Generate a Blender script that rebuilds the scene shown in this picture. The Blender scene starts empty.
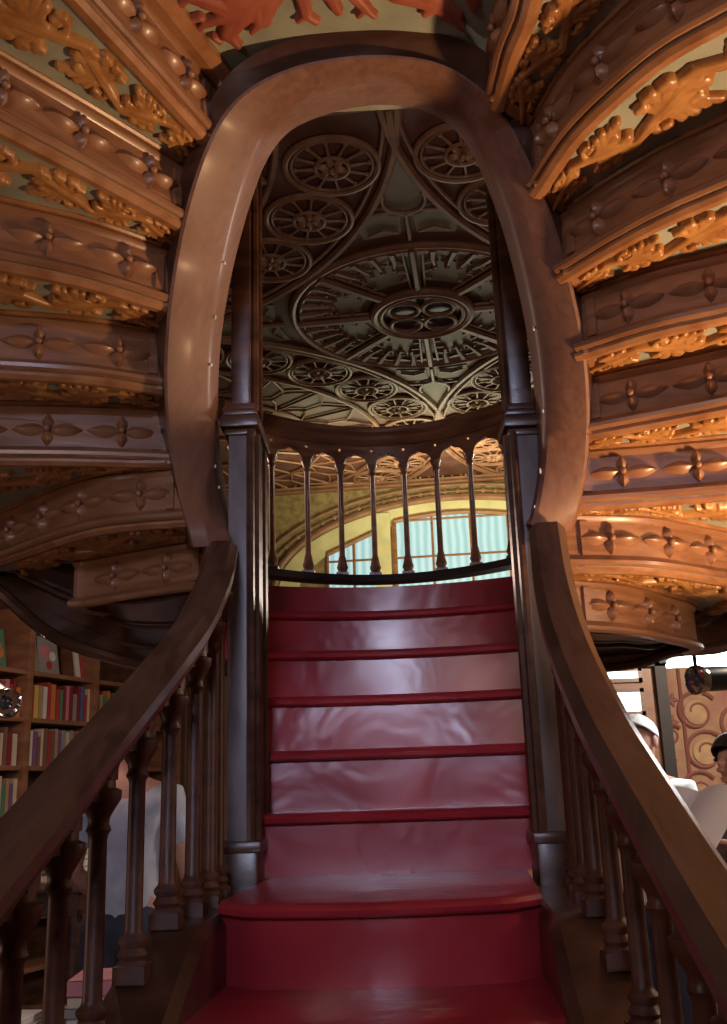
import bpy, bmesh, math, random
import numpy as np
from mathutils import Vector, Matrix
random.seed(5)
SC = bpy.context.scene
COL = SC.collection

# ---------------------------------------------------------------- camera
FPX = 1000.0
PITCH, YAW, ROLL = math.radians(15.5), math.radians(-1.3), math.radians(1.9)
EYE = np.array([0, 0, 1.45])
F_ = np.array([math.sin(YAW)*math.cos(PITCH), math.cos(YAW)*math.cos(PITCH), math.sin(PITCH)])
R0 = np.cross(F_, [0, 0, 1]); R0 /= np.linalg.norm(R0); U0 = np.cross(R0, F_)
R_ = R0*math.cos(ROLL)-U0*math.sin(ROLL); U_ = U0*math.cos(ROLL)+R0*math.sin(ROLL)
cd = bpy.data.cameras.new('camera'); cam = bpy.data.objects.new('camera', cd); COL.objects.link(cam)
cd.sensor_fit = 'VERTICAL'; cd.sensor_height = 36; cd.lens = 36*FPX/1024; cd.clip_start = .05
cam.matrix_world = Matrix([[R_[0], U_[0], -F_[0], EYE[0]], [R_[1], U_[1], -F_[1], EYE[1]], [R_[2], U_[2], -F_[2], EYE[2]], [0, 0, 0, 1]])
SC.camera = cam

# ---------------------------------------------------------------- light and exposure
SC.view_settings.view_transform = 'Standard'; SC.view_settings.look = 'None'
SC.view_settings.gamma = 1; SC.view_settings.use_curve_mapping = False
SC.view_settings.exposure = 0.6
w = bpy.data.worlds.new('world'); SC.world = w; w.use_nodes = True
w.node_tree.nodes['Background'].inputs[0].default_value = (1, .8, .68, 1)
w.node_tree.nodes['Background'].inputs[1].default_value = .10

def area(name, loc, aim, sx, sy, power, color, spread=180):
    l = bpy.data.lights.new(name, 'AREA'); l.shape = 'RECTANGLE'; l.size = sx; l.size_y = sy
    l.energy = power; l.color = color; l.spread = math.radians(spread)
    o = bpy.data.objects.new(name, l); COL.objects.link(o); o.location = loc
    o.rotation_euler = (Vector(aim)-Vector(loc)).to_track_quat('-Z', 'Y').to_euler()
    return o
def point(name, loc, power, color, r=.06):
    l = bpy.data.lights.new(name, 'POINT'); l.energy = power; l.color = color; l.shadow_soft_size = r
    o = bpy.data.objects.new(name, l); COL.objects.link(o); o.location = loc; return o
def spot(name, loc, aim, power, color, ang=80, r=.05):
    l = bpy.data.lights.new(name, 'SPOT'); l.energy = power; l.color = color; l.shadow_soft_size = r
    l.spot_size = math.radians(ang); l.spot_blend = .6
    o = bpy.data.objects.new(name, l); COL.objects.link(o); o.location = loc
    o.rotation_euler = (Vector(aim)-Vector(loc)).to_track_quat('-Z', 'Y').to_euler(); return o

area('street_window_daylight', (-.1, -4.6, 3.0), (-.14, 3, 1.80), 1.0, .65, 3.4, (.68, .72, 1.0), spread=34)
spot('shop_lamp_right', (1.75, 2.05, 1.15), (.95, 2.45, 2.9), 150, (1, .60, .30), 84, .10)
point('right_rail_fill', (2.1, 2.3, 2.0), 16, (1, .72, .48), .10)  # unseen fill, added to brighten the right rail and the people
point('left_riser_fill', (-1.1, -.6, 2.2), 21, (1, .74, .64), .22)  # added frontal fill for the left risers, no fitting stands here
point('left_low_fill', (-1.9, 1.9, 1.2), 3.5, (1, .66, .50), .12)  # weak added fill from below, not a lamp of the shop
point('shop_lamp_behind_stair_left', (-1.7, 4.4, 2.6), 30, (1, .70, .55), .12)
point('shop_lamp_behind_stair_right', (2.2, 4.6, 2.5), 80, (1, .82, .66), .12)
area('gallery_window_daylight', (1.9, 16.9, 5.2), (1.2, 10, 7.0), 3.0, 1.4, 26, (1, .86, .62))
area('gallery_wall_fill', (1.0, 13.6, 4.0), (1.4, 17.7, 5.4), 2.5, .4, 65, (1, .92, .50), spread=110)  # added wash that brightens the end wall, its source is invented
area('gallery_cove_lamp', (1.2, 15.4, 5.9), (1.2, 15.6, 7.2), 5.5, .5, 85, (1, .93, .50))

# ---------------------------------------------------------------- pixel to place helpers
def ray(x, y): return F_+R_*(x-363.5)/FPX+U_*(512-y)/FPX
def PZ(x, y, z):
    d = ray(x, y); return Vector(EYE+d*(z-EYE[2])/d[2])
def PY(x, y, Y):
    d = ray(x, y); return Vector(EYE+d*Y/d[1])

# ---------------------------------------------------------------- materials
def mat(name, col, rough=.5, metal=0, emit=None, es=0, coat=0, spec=.5):
    m = bpy.data.materials.new(name); m.use_nodes = True
    b = m.node_tree.nodes['Principled BSDF']
    b.inputs['Base Color'].default_value = (*col, 1); b.inputs['Roughness'].default_value = rough
    b.inputs['Metallic'].default_value = metal; b.inputs['Coat Weight'].default_value = coat
    b.inputs['Coat Roughness'].default_value = .2; b.inputs['Specular IOR Level'].default_value = spec
    if emit: b.inputs['Emission Color'].default_value = (*emit, 1); b.inputs['Emission Strength'].default_value = es
    return m
def noisy(name, c1, c2, scale=(6, 6, 6), rough=.45, bump=.15, detail=6, dist=0, coat=0, bscale=1.0, nscale=1.0, lo=.35, hi=.65, rv=.12, spec=.5):
    m = mat(name, c1, rough, coat=coat, spec=spec); nt = m.node_tree; N = nt.nodes; L = nt.links; b = N['Principled BSDF']
    tc = N.new('ShaderNodeTexCoord'); mp = N.new('ShaderNodeMapping'); mp.inputs['Scale'].default_value = scale
    L.new(tc.outputs['Object'], mp.inputs[0])
    n = N.new('ShaderNodeTexNoise'); n.inputs['Scale'].default_value = nscale; n.inputs['Detail'].default_value = detail
    n.inputs['Distortion'].default_value = dist
    L.new(mp.outputs[0], n.inputs['Vector'])
    cr = N.new('ShaderNodeValToRGB'); cr.color_ramp.elements[0].position = lo; cr.color_ramp.elements[1].position = hi
    cr.color_ramp.elements[0].color = (*c1, 1); cr.color_ramp.elements[1].color = (*c2, 1)
    L.new(n.outputs[0], cr.inputs[0]); L.new(cr.outputs[0], b.inputs['Base Color'])
    mr = N.new('ShaderNodeMapRange'); mr.inputs[3].default_value = rough-rv; mr.inputs[4].default_value = rough+rv
    L.new(n.outputs[0], mr.inputs[0]); L.new(mr.outputs[0], b.inputs['Roughness'])
    if bump:
        bp = N.new('ShaderNodeBump'); bp.inputs['Strength'].default_value = bump; bp.inputs['Distance'].default_value = .01*bscale
        L.new(n.outputs[0], bp.inputs['Height']); L.new(bp.outputs[0], b.inputs['Normal'])
    return m
WOOD = noisy('varnished_walnut', (.13, .050, .024), (.24, .105, .052), (5, 5, 26), .36, .12, 7, .8, coat=.25)
WOODX = noisy('varnished_panel_oak', (.20, .085, .038), (.33, .155, .078), (5, 5, 30), .38, .18, 7, .8, coat=.25)
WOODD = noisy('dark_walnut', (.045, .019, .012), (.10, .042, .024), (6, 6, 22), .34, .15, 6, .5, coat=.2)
WOODR = noisy('handrail_walnut', (.060, .030, .020), (.125, .066, .044), (30, 6, 6), .33, .12, 8, 1.2, coat=.25)
LOOPW = noisy('loop_walnut', (.15, .066, .042), (.22, .105, .068), (45, 45, 9), .55, .08, 8, .4, coat=.06, lo=.3, hi=.7)
BALW = noisy('baluster_walnut', (.075, .030, .022), (.14, .058, .038), (8, 8, 20), .45, .15, 6)
POSTW = noisy('grey_worn_walnut', (.12, .10, .11), (.22, .19, .20), (12, 12, 5), .38, .15, 6)
CARVE = noisy('carved_gilded_oak', (.34, .145, .045), (.52, .26, .09), (14, 14, 14), .36, .2, 5, coat=.2)
MOULD = noisy('moulding_oak', (.26, .105, .042), (.40, .19, .085), (14, 14, 22), .35, .12, 5, coat=.3)
SOFF = noisy('grey_green_painted_ground', (.26, .28, .23), (.36, .38, .31), (7, 7, 7), .6, .05)
REDCARVE = noisy('red_painted_carving', (.28, .070, .045), (.42, .13, .075), (10, 10, 10), .5, .1)
CEILB = noisy('ceiling_brown_ground', (.085, .030, .024), (.14, .055, .040), (3, 3, 3), .55, .05)
CEILT = noisy('ceiling_tracery_plaster', (.20, .088, .055), (.31, .150, .092), (5, 5, 5), .45, .1)
CEILG = noisy('ceiling_grey_green', (.19, .155, .115), (.28, .235, .175), (3, 3, 3), .6, .05)
CEILD = noisy('ceiling_dark_boss', (.055, .035, .045), (.10, .065, .07), (5, 5, 5), .35, .1)
DARK = mat('near_black_wood', (.018, .010, .008), .5)
PLASTER = noisy('cream_plaster', (.50, .45, .26), (.64, .58, .36), (3, 3, 3), .7, .05)
WALLU = noisy('brown_carved_plaster', (.16, .105, .05), (.28, .20, .09), (5, 5, 5), .6, .3, nscale=2)
FLOORM = noisy('worn_floorboards', (.12, .06, .035), (.20, .11, .06), (2, 18, 2), .5, .1)
WALLG = noisy('brown_wall', (.13, .075, .045), (.20, .12, .07), (3, 3, 3), .7, .05)
SKINM = noisy('skin', (.50, .25, .17), (.58, .31, .22), (20, 20, 20), .5, .03)
HAIRD = noisy('dark_hair', (.02, .013, .01), (.05, .03, .02), (60, 60, 20), .5, .3)
HAIR_LIT = noisy('bright_lit_hair', (.65, .6, .55), (.8, .76, .7), (60, 60, 20), .6, .3)  # strong light on the head is put into this pale colour
WHITEP = mat('white_paper', (.8, .78, .74), .6)
BLACK = mat('black_enamel', (.015, .015, .017), .35)
DGLASS = mat('dark_lens', (.05, .05, .06), .08)
CHROME = mat('chrome', (.8, .8, .82), .12, 1)
LAMPG = mat('lamp_glass', (1, 1, 1), .4, emit=(1, .97, .92), es=6)
TUBE = mat('fluorescent_tube', (1, 1, 1), .4, emit=(.92, .97, 1), es=9)
GLASSD = mat('daylit_glass', (.5, .6, .6), .2, emit=(1.0, .95, .88), es=2.2)
GLASSB = mat('curtained_window', (.10, .18, .20), .5)
def curtain():
    m = GLASSB; nt = m.node_tree; N = nt.nodes; L = nt.links; b = N['Principled BSDF']
    tc = N.new('ShaderNodeTexCoord'); wv = N.new('ShaderNodeTexWave'); wv.inputs['Scale'].default_value = 2.2
    wv.inputs['Distortion'].default_value = 1.5; wv.inputs['Detail'].default_value = 2
    cr = N.new('ShaderNodeValToRGB'); cr.color_ramp.elements[0].color = (.34, .60, .66, 1); cr.color_ramp.elements[1].color = (.68, .90, .94, 1)
    L.new(tc.outputs['Object'], wv.inputs['Vector']); L.new(wv.outputs[0], cr.inputs[0])
    L.new(cr.outputs[0], b.inputs['Emission Color']); b.inputs['Emission Strength'].default_value = .48
curtain()
def redmat():
    m = noisy('red_lacquered_step', (.32, .020, .030), (.41, .034, .046), (3.5, 3.5, 3.5), .29, .34, 3, .4, coat=.3, bscale=4.0, rv=.05)
    nt = m.node_tree; N = nt.nodes; L = nt.links; b = N['Principled BSDF']
    src = b.inputs['Base Color'].links[0].from_socket
    n = N.new('ShaderNodeTexNoise'); n.inputs['Scale'].default_value = 9; n.inputs['Detail'].default_value = 9; n.inputs['Roughness'].default_value = .7
    tc = N.new('ShaderNodeTexCoord'); mp = N.new('ShaderNodeMapping'); mp.inputs['Scale'].default_value = (.45, 1.6, 1)
    L.new(tc.outputs['Object'], mp.inputs[0]); L.new(mp.outputs[0], n.inputs['Vector'])
    # worn paint in the middle of the walked-on treads
    sx = N.new('ShaderNodeSeparateXYZ'); L.new(tc.outputs['Object'], sx.inputs[0])
    ab = N.new('ShaderNodeMath'); ab.operation = 'ABSOLUTE'; L.new(sx.outputs[0], ab.inputs[0])
    mr = N.new('ShaderNodeMapRange'); mr.inputs[1].default_value = .06; mr.inputs[2].default_value = .20; mr.inputs[3].default_value = .0; mr.inputs[4].default_value = .30
    L.new(ab.outputs[0], mr.inputs[0])
    ge = N.new('ShaderNodeNewGeometry'); s2 = N.new('ShaderNodeSeparateXYZ'); L.new(ge.outputs['True Normal'], s2.inputs[0])
    up = N.new('ShaderNodeMath'); up.operation = 'GREATER_THAN'; up.inputs[1].default_value = .8; L.new(s2.outputs[2], up.inputs[0])
    sub = N.new('ShaderNodeMath'); sub.operation = 'SUBTRACT'; L.new(n.outputs[0], sub.inputs[0]); L.new(mr.outputs[0], sub.inputs[1])
    r2 = N.new('ShaderNodeMapRange'); r2.inputs[1].default_value = .535; r2.inputs[2].default_value = .58; L.new(sub.outputs[0], r2.inputs[0])
    mu = N.new('ShaderNodeMath'); mu.operation = 'MULTIPLY'; L.new(r2.outputs[0], mu.inputs[0]); L.new(up.outputs[0], mu.inputs[1])
    mx = N.new('ShaderNodeMix'); mx.data_type = 'RGBA'; L.new(mu.outputs[0], mx.inputs[0]); L.new(src, mx.inputs[6]); mx.inputs[7].default_value = (.42, .20, .13, 1)
    L.new(mx.outputs[2], b.inputs['Base Color'])
    return m
RED = redmat()
def muralmat():
    m = noisy('painted_mural_ground', (.42, .25, .11), (.36, .14, .10), (7, 7, 7), .6, .05); return m
MURAL = muralmat()
MURALR = mat('mural_red_scroll', (.28, .10, .075), .6)
MURALY = noisy('mural_ochre_scroll', (.38, .20, .10), (.54, .34, .16), (9, 9, 9), .6, .02)
DOORW = noisy('orange_door_oak', (.30, .13, .05), (.42, .20, .085), (6, 6, 20), .4, .1)
_cm = {}
def cmat(nm, c, rough=.5):
    if nm not in _cm: _cm[nm] = noisy(nm, tuple(x*.85 for x in c), c, (9, 9, 9), rough, .02)
    return _cm[nm]

# ---------------------------------------------------------------- mesh builder
class MB:
    def __init__(s): s.v = []; s.f = []
    def add(s, vs, fs):
        o = len(s.v); s.v += [tuple(v) for v in vs]; s.f += [tuple(i+o for i in f) for f in fs]; return s
    def box(s, c, d, rz=0, bev=0):
        x, y, z = (k/2 for k in d); ca, sa = math.cos(rz), math.sin(rz)
        if bev <= 0:
            pts = [(sx*x, sy*y, sz*z) for sz in (-1, 1) for sy in (-1, 1) for sx in (-1, 1)]
            fs = [(0, 2, 3, 1), (4, 5, 7, 6), (0, 1, 5, 4), (2, 6, 7, 3), (0, 4, 6, 2), (1, 3, 7, 5)]
        else:
            bm = bmesh.new(); bmesh.ops.create_cube(bm, size=1, matrix=Matrix.Diagonal((*d, 1)))
            bmesh.ops.bevel(bm, geom=bm.edges[:], offset=bev, segments=2, affect='EDGES', profile=.6)
            pts = [tuple(v.co) for v in bm.verts]; bm.verts.index_update(); fs = [tuple(v.index for v in f.verts) for f in bm.faces]; bm.free()
        return s.add([(c[0]+p[0]*ca-p[1]*sa, c[1]+p[0]*sa+p[1]*ca, c[2]+p[2]) for p in pts], fs)
    def sweep(s, path, prof, closed=False, up=Vector((0, 0, 1)), scale=None, nrm=None):
        """profile (n,z) swept along path; n = horizontal normal (right of travel), z = up"""
        P = [Vector(p) for p in path]; n = len(P); m = len(prof); vs = []
        for i, p in enumerate(P):
            a = P[(i-1) % n] if (closed or i) else P[i]; b = P[(i+1) % n] if (closed or i < n-1) else P[i]
            t = (b-a).normalized(); nn = t.cross(up).normalized(); uu = up if nrm is None else nn.cross(t)
            k = 1 if scale is None else scale[i]
            for q in prof: vs.append(p+nn*q[0]*k+uu*q[1]*k)
        fs = []
        for i in range(n if closed else n-1):
            j = (i+1) % n
            for q in range(m): fs.append((i*m+q, i*m+(q+1) % m, j*m+(q+1) % m, j*m+q))
        if not closed: fs += [tuple(range(m))[::-1], tuple((n-1)*m+q for q in range(m))]
        return s.add(vs, fs)
    def tube(s, path, r, n=8, closed=False, flat=1.0):
        P = [Vector(p) for p in path]; N = len(P); vs = []
        rr = r if hasattr(r, '__len__') else [r]*N; ref = None
        for i, p in enumerate(P):
            a = P[(i-1) % N] if (closed or i) else P[i]; b = P[(i+1) % N] if (closed or i < N-1) else P[i]
            t = (b-a).normalized()
            if ref is None: ref = Vector((0, 0, 1)) if abs(t.z) < .9 else Vector((1, 0, 0))
            x = t.cross(ref).normalized(); y = x.cross(t).normalized(); ref = y
            for k in range(n):
                an = 2*math.pi*k/n; vs.append(p+(x*math.cos(an)+y*math.sin(an)*flat)*rr[i])
        fs = []
        for i in range(N if closed else N-1):
            j = (i+1) % N
            for k in range(n): fs.append((i*n+k, i*n+(k+1) % n, j*n+(k+1) % n, j*n+k))
        if not closed: fs += [tuple(range(n))[::-1], tuple((N-1)*n+k for k in range(n))]
        return s.add(vs, fs)
    def lathe(s, c, prof, n=14, sq=False):
        vs = []; fs = []; m = len(prof)
        for r, z in prof:
            for k in range(n):
                a = 2*math.pi*(k+.5)/n; vs.append((c[0]+r*math.cos(a), c[1]+r*math.sin(a), c[2]+z))
        for i in range(m-1):
            for k in range(n): fs.append((i*n+k, i*n+(k+1) % n, (i+1)*n+(k+1) % n, (i+1)*n+k))
        fs += [tuple(range(n))[::-1], tuple((m-1)*n+k for k in range(n))]
        return s.add(vs, fs)
    def loft(s, curves, closed=False):
        m = len(curves[0]); vs = [v for c in curves for v in c]; fs = []
        for i in range(len(curves) if closed else len(curves)-1):
            j = (i+1) % len(curves)
            for k in range(m-1): fs.append((i*m+k, i*m+k+1, j*m+k+1, j*m+k))
        if closed: fs += [tuple(i*m for i in range(len(curves))), tuple(i*m+m-1 for i in range(len(curves)))[::-1]]
        return s.add(vs, fs)
    def poly(s, pts, z0, z1):
        n = len(pts); vs = [(p[0], p[1], z0) for p in pts]+[(p[0], p[1], z1) for p in pts]
        return s.add(vs, [tuple(range(n))[::-1], tuple(range(n, 2*n))]+[(i, (i+1) % n, n+(i+1) % n, n+i) for i in range(n)])
    def ball(s, c, r, n=10, m=6):
        rx, ry, rz = r if hasattr(r, '__len__') else (r, r, r)
        vs = [(c[0], c[1], c[2]-rz)]; fs = []
        for i in range(1, m):
            ph = -math.pi/2+math.pi*i/m
            for k in range(n):
                a = 2*math.pi*k/n; vs.append((c[0]+rx*math.cos(ph)*math.cos(a), c[1]+ry*math.cos(ph)*math.sin(a), c[2]+rz*math.sin(ph)))
        vs.append((c[0], c[1], c[2]+rz)); t = len(vs)-1
        for k in range(n):
            fs.append((0, 1+(k+1) % n, 1+k)); fs.append((t, 1+(m-2)*n+k, 1+(m-2)*n+(k+1) % n))
            for i in range(m-2): fs.append((1+i*n+k, 1+i*n+(k+1) % n, 1+(i+1)*n+(k+1) % n, 1+(i+1)*n+k))
        return s.add(vs, fs)
    def leaf(s, o, d, nrm, L, W, H, n=6):
        """pointed petal from o along d (unit), facing nrm, raised midrib"""
        o = Vector(o); d = Vector(d).normalized(); nrm = Vector(nrm).normalized(); sd = d.cross(nrm).normalized(); vs = []; fs = []
        for i in range(n+1):
            t = i/n; wd = W*math.sin(math.pi*min(1, t*.92+.08))**.8*(1-.25*t) if i < n else 0.0005
            h = H*(math.sin(math.pi*(t*.9+.08))**.6 if i < n else .2)
            p = o+d*L*t
            vs += [p-sd*wd-nrm*.004, p-sd*wd*.5+nrm*h*.75, p+nrm*h, p+sd*wd*.5+nrm*h*.75, p+sd*wd-nrm*.004]
        for i in range(n):
            for k in range(4): fs.append((i*5+k, i*5+k+1, (i+1)*5+k+1, (i+1)*5+k))
        fs.append((0, 1, 2, 3, 4)); return s.add(vs, fs)
    def build(s, name, m, parent=None, smooth=True, ang=35, origin=None, fix=True):
        me = bpy.data.meshes.new(name)
        o3 = Vector(origin) if origin is not None else Vector((0, 0, 0))
        me.from_pydata([Vector(v)-o3 for v in s.v], [], s.f); me.validate()
        if fix:
            bm = bmesh.new(); bm.from_mesh(me); bmesh.ops.recalc_face_normals(bm, faces=bm.faces[:]); bm.to_mesh(me); bm.free()
        me.materials.append(m)
        if smooth: me.shade_smooth(); me.set_sharp_from_angle(angle=math.radians(ang))
        ob = bpy.data.objects.new(name, me); COL.objects.link(ob)
        if parent is not None:
            ob.parent = parent
            if origin is None: ob.matrix_parent_inverse = Matrix.Identity(4)
            ob.location = o3-(acc(parent))
        else: ob.location = o3
        return ob
def acc(o):
    v = Vector(o.location)
    while o.parent: o = o.parent; v += o.location
    return v
def tag(o, label=None, cat=None, group=None, kind=None):
    if label: o['label'] = label
    if cat: o['category'] = cat
    if group: o['group'] = group
    if kind: o['kind'] = kind
    return o
def empty(name, loc, label, cat, group=None):
    o = bpy.data.objects.new(name, None); COL.objects.link(o); o.location = loc; o.empty_display_size = .1
    return tag(o, label, cat, group)
def place(mb, name, m, parent, **k):
    """mesh in world coordinates under a parent that may stand away from the origin"""
    a = acc(parent); mb.v = [tuple(Vector(v)-a) for v in mb.v]
    ob = mb.build(name, m, None, **k); ob.parent = parent; ob.location = (0, 0, 0); return ob
def catmull(pts, n=24):
    P = [Vector(p) for p in pts]
    if len(P) == 2: return [P[0].lerp(P[1], i/n) for i in range(n+1)]
    P = [P[0]*2-P[1]]+P+[P[-1]*2-P[-2]]; out = []
    seg = len(P)-3; per = max(2, n//seg)
    for i in range(seg):
        a, b, c, d = P[i:i+4]
        for k in range(per):
            t = k/per
            out.append(.5*((2*b)+(c-a)*t+(2*a-5*b+4*c-d)*t*t+(3*b-a-3*c+d)*t**3))
    out.append(P[-2]); return out
def resample(pts, n):
    d = [0]
    for a, b in zip(pts, pts[1:]): d.append(d[-1]+(b-a).length)
    out = []; j = 0
    for i in range(n):
        s = d[-1]*i/(n-1)
        while j < len(pts)-2 and d[j+1] < s: j += 1
        out.append(pts[j].lerp(pts[j+1], (s-d[j])/max(1e-9, d[j+1]-d[j])))
    return out, d[-1]

# ================================================================ THE SETTING
def struct(o): o['kind'] = 'structure'; return o
HO = PZ(422, 312, 6.95); HO.z = 0; HA = Vector((.995, -.0995, 0)); HB = Vector((.0995, .995, 0))
HS = 1.055
def H(a, b, z=0): return HO+HA*a*HS+HB*b*HS+Vector((0, 0, z))
CZ = 6.95
struct(MB().poly([(-6, -5.2), (6, -5.2), (6, 9), (-6, 9)], -.1, 0).build('floor', FLOORM, smooth=False))
struct(MB().poly([H(-6, -2.0), H(7, -2.0), H(7, 7.6), H(-6, 7.6)], 2.95, 3.1).build('floor_gallery', FLOORM, smooth=False))
struct(MB().poly([(-6, 8.9), (6, 7.9), (6, 8.0), (-6, 9.0)], 0, 2.95).build('wall_back', WALLG, smooth=False))
struct(MB().box((-6.05, 7.2, 3.5), (.1, 25.6, 7.2)).build('wall_left', WALLG, smooth=False))
struct(MB().box((6.05, 7.2, 3.5), (.1, 25.6, 7.2)).build('wall_right', WALLG, smooth=False))
struct(MB().box((0, -5.3, 3.5), (12.2, .1, 7.2)).build('wall_front', WALLG, smooth=False))
ceiling = struct(MB().poly([(-6, -5.3), (6, -5.3), (6, 20), (-6, 20)], CZ+.03, CZ+.15).build('ceiling', CEILB, smooth=False))

# --- ceiling tracery (4-fold: great wheel, four inward curving arcs, small wheels along them)
def arc(ca, cb, r, a0, a1, n, z=CZ): return [H(ca+r*math.cos(a0+(a1-a0)*i/n), cb+r*math.sin(a0+(a1-a0)*i/n), z) for i in range(n+1)]
def ring(mb, ca, cb, r, t, n=40, z=CZ, k=8, flat=1): mb.tube(arc(ca, cb, r, 0, 2*math.pi, n, z)[:-1], t, k, closed=True, flat=flat)
gw = MB()
ring(gw, 0, 0, 1.47, .045, 72); ring(gw, 0, 0, 1.385, .028, 72)
for k in range(8):
    a = k*math.pi/4
    gw.tube([H(.56*math.cos(a), .56*math.sin(a), CZ-.02), H(1.43*math.cos(a), 1.43*math.sin(a), CZ-.02)], .045, 6)
    for s in (-1, 1):
        c = a+s*.13
        gw.tube([H(.60*math.cos(c), .60*math.sin(c), CZ), H(1.38*math.cos(a+s*.075), 1.38*math.sin(a+s*.075), CZ)], .02, 6)
gw.build('great_wheel_rib', CEILT, ceiling)
gc = MB()
for k in range(8):
    a = (k+.5)*math.pi/4
    def Q(r, an): return H(r*math.cos(an), r*math.sin(an), CZ+.0)
    # cusped fingers reaching from the rim and the sides into each panel
    for da in (-.24, -.08, .08, .24):
        gc.tube([Q(1.39, a+da), Q(1.20, a+da*.95), Q(1.06, a+da*.8)], [.055, .034, .022], 6)
        gc.ball(Q(1.04, a+da*.8), .034, 8, 5)
        for s in (-1, 1): gc.tube([Q(1.22, a+da), Q(1.15, a+da+s*.045), Q(1.17, a+da+s*.062)], [.018, .015, .02], 5)
    for s in (-1, 1):
        for r in (.78, .95, 1.12):
            gc.tube([Q(r, a+s*.30), Q(r+.03, a+s*.22), Q(r+.01, a+s*.19)], [.024, .018, .024], 6)
    for rr, ww in ((1.37, .14),):
        pts = [a-.36+.72*i/12 for i in range(13)]
        gc.loft([[Q(1.41, t)-Vector((0, 0, .01)) for t in pts], [Q(1.30+.025*math.cos(abs(t-a)*26), t)-Vector((0, 0, .01)) for t in pts]])
gc.build('great_wheel_cusp', noisy('cusp_red_brown', (.16, .06, .04), (.26, .11, .07), (5, 5, 5), .5, .1), ceiling)
g = MB(); n = 64
g.loft([[H(r*math.cos(t*2*math.pi/n), r*math.sin(t*2*math.pi/n), CZ+.02) for t in range(n+1)] for r in (.5, .505)])
for k in range(8):
    a = (k+.5)*math.pi/4
    g.loft([[H(r*math.cos(a+da*(1 if r > .9 else .8)), r*math.sin(a+da*(1 if r > .9 else .8)), CZ+.02) for da in np.linspace(-.30, .30, 9)] for r in (.70, 1.0, 1.32)])
# kite panels in the four points
for q in range(4):
    ca, sa = math.cos(q*math.pi/2), math.sin(q*math.pi/2)
    def K(a, b, z): return H(a*ca-b*sa, a*sa+b*ca, z)
    g.add([K(0, 3.0, CZ+.018), K(-.13, 2.6, CZ+.018), K(-.22, 2.25, CZ+.018), K(0, 2.05, CZ+.018), K(.22, 2.25, CZ+.018), K(.13, 2.6, CZ+.018)], [(0, 1, 2, 3, 4, 5)])
    for s in (-1, 1): g.add([K(s*.06, 1.98, CZ+.018), K(s*.30, 2.08, CZ+.018), K(s*.50, 1.85, CZ+.018), K(s*.45, 1.62, CZ+.018), K(s*.08, 1.68, CZ+.018)], [(0, 1, 2, 3, 4)])
g.build('panel_ground', CEILG, ceiling, smooth=False)
kt = MB()
for q in range(4):
    ca, sa = math.cos(q*math.pi/2), math.sin(q*math.pi/2)
    def K(a, b, z=CZ): return H(a*ca-b*sa, a*sa+b*ca, z)
    kt.tube([K(.20*math.cos(t), 2.28+.22*math.sin(t)) for t in np.linspace(-math.pi*1.15, math.pi*.15, 14)], .024, 6)
    kt.tube([K(0, 1.6), K(0, 2.06)], .028, 6)
    for s in (-1, 1):
        kt.tube([K(0, 2.02), K(s*.14, 2.10), K(s*.34, 2.07), K(s*.48, 1.86)], .02, 6)
        kt.tube([K(s*.10, 1.72), K(s*.25, 1.78), K(s*.40, 1.70)], .016, 6)
    kt.tube([K(0, 3.02), K(0, 3.6)], .05, 6)
kt.build('kite_rib', CEILT, ceiling)
ga = MB()
CC = 3.9; RR = 3.98
for sx in (-1, 1):
    for sy in (-1, 1):
        base = math.atan2(-sy, -sx)
        for rad, t in ((RR, .045), (RR-.11, .022), (2.98, .035)):
            ga.tube(arc(sx*CC, sy*CC, rad, base-(.72 if sy < 0 else 2.6), base+(.72 if sy < 0 else 2.6), 110), t, 6)
ga.build('sweeping_arc_rib', CEILT, ceiling)
wheel_me = None; ND = 0
def wheel_mesh(R):
    m = MB(); zz = 0
    def T(r, a, z=0): return Vector((r*math.cos(a), r*math.sin(a), z))
    def rg(r, t, z=0): m.tube([T(r, 2*math.pi*i/36, z) for i in range(36)], t, 7, closed=True)
    rg(R, .030); rg(R-.055, .016)
    rg(.155, .022, -.02)
    for k in range(12):
        a = k*math.pi/6+.13
        m.tube([T(.16, a, -.01), T(R-.05, a)], [.018, .010] , 6)
        m.ball(T(R-.085, a, 0), (.026, .026, .02), 6, 4)
    for k in range(6):
        a = k*math.pi/3; m.leaf(T(.03, a, -.02), T(1, a), (0, 0, -1), .12, .045, .04)
    m.ball((0, 0, -.05), .035, 10, 6)
    return m
wm = wheel_mesh(.43)
cnt = 0; first = None
for sx in (-1, 1):
    for sy in (-1, 1):
        base = math.atan2(-sy, -sx)
        for k in range(-2, 3) if sy < 0 else range(-7, 8):
            an = base+k*.2475
            p = H(sx*CC+3.48*math.cos(an), sy*CC+3.48*math.sin(an), CZ)
            if first is None: first = wm.build('tracery_wheel', CEILT, ceiling); o = first
            else: o = first.copy(); COL.objects.link(o)
            o.parent = ceiling; o.location = p; o.rotation_euler = (0, 0, an); o.scale = (1.0, 1.0, 1.0)
fan = MB()
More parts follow.
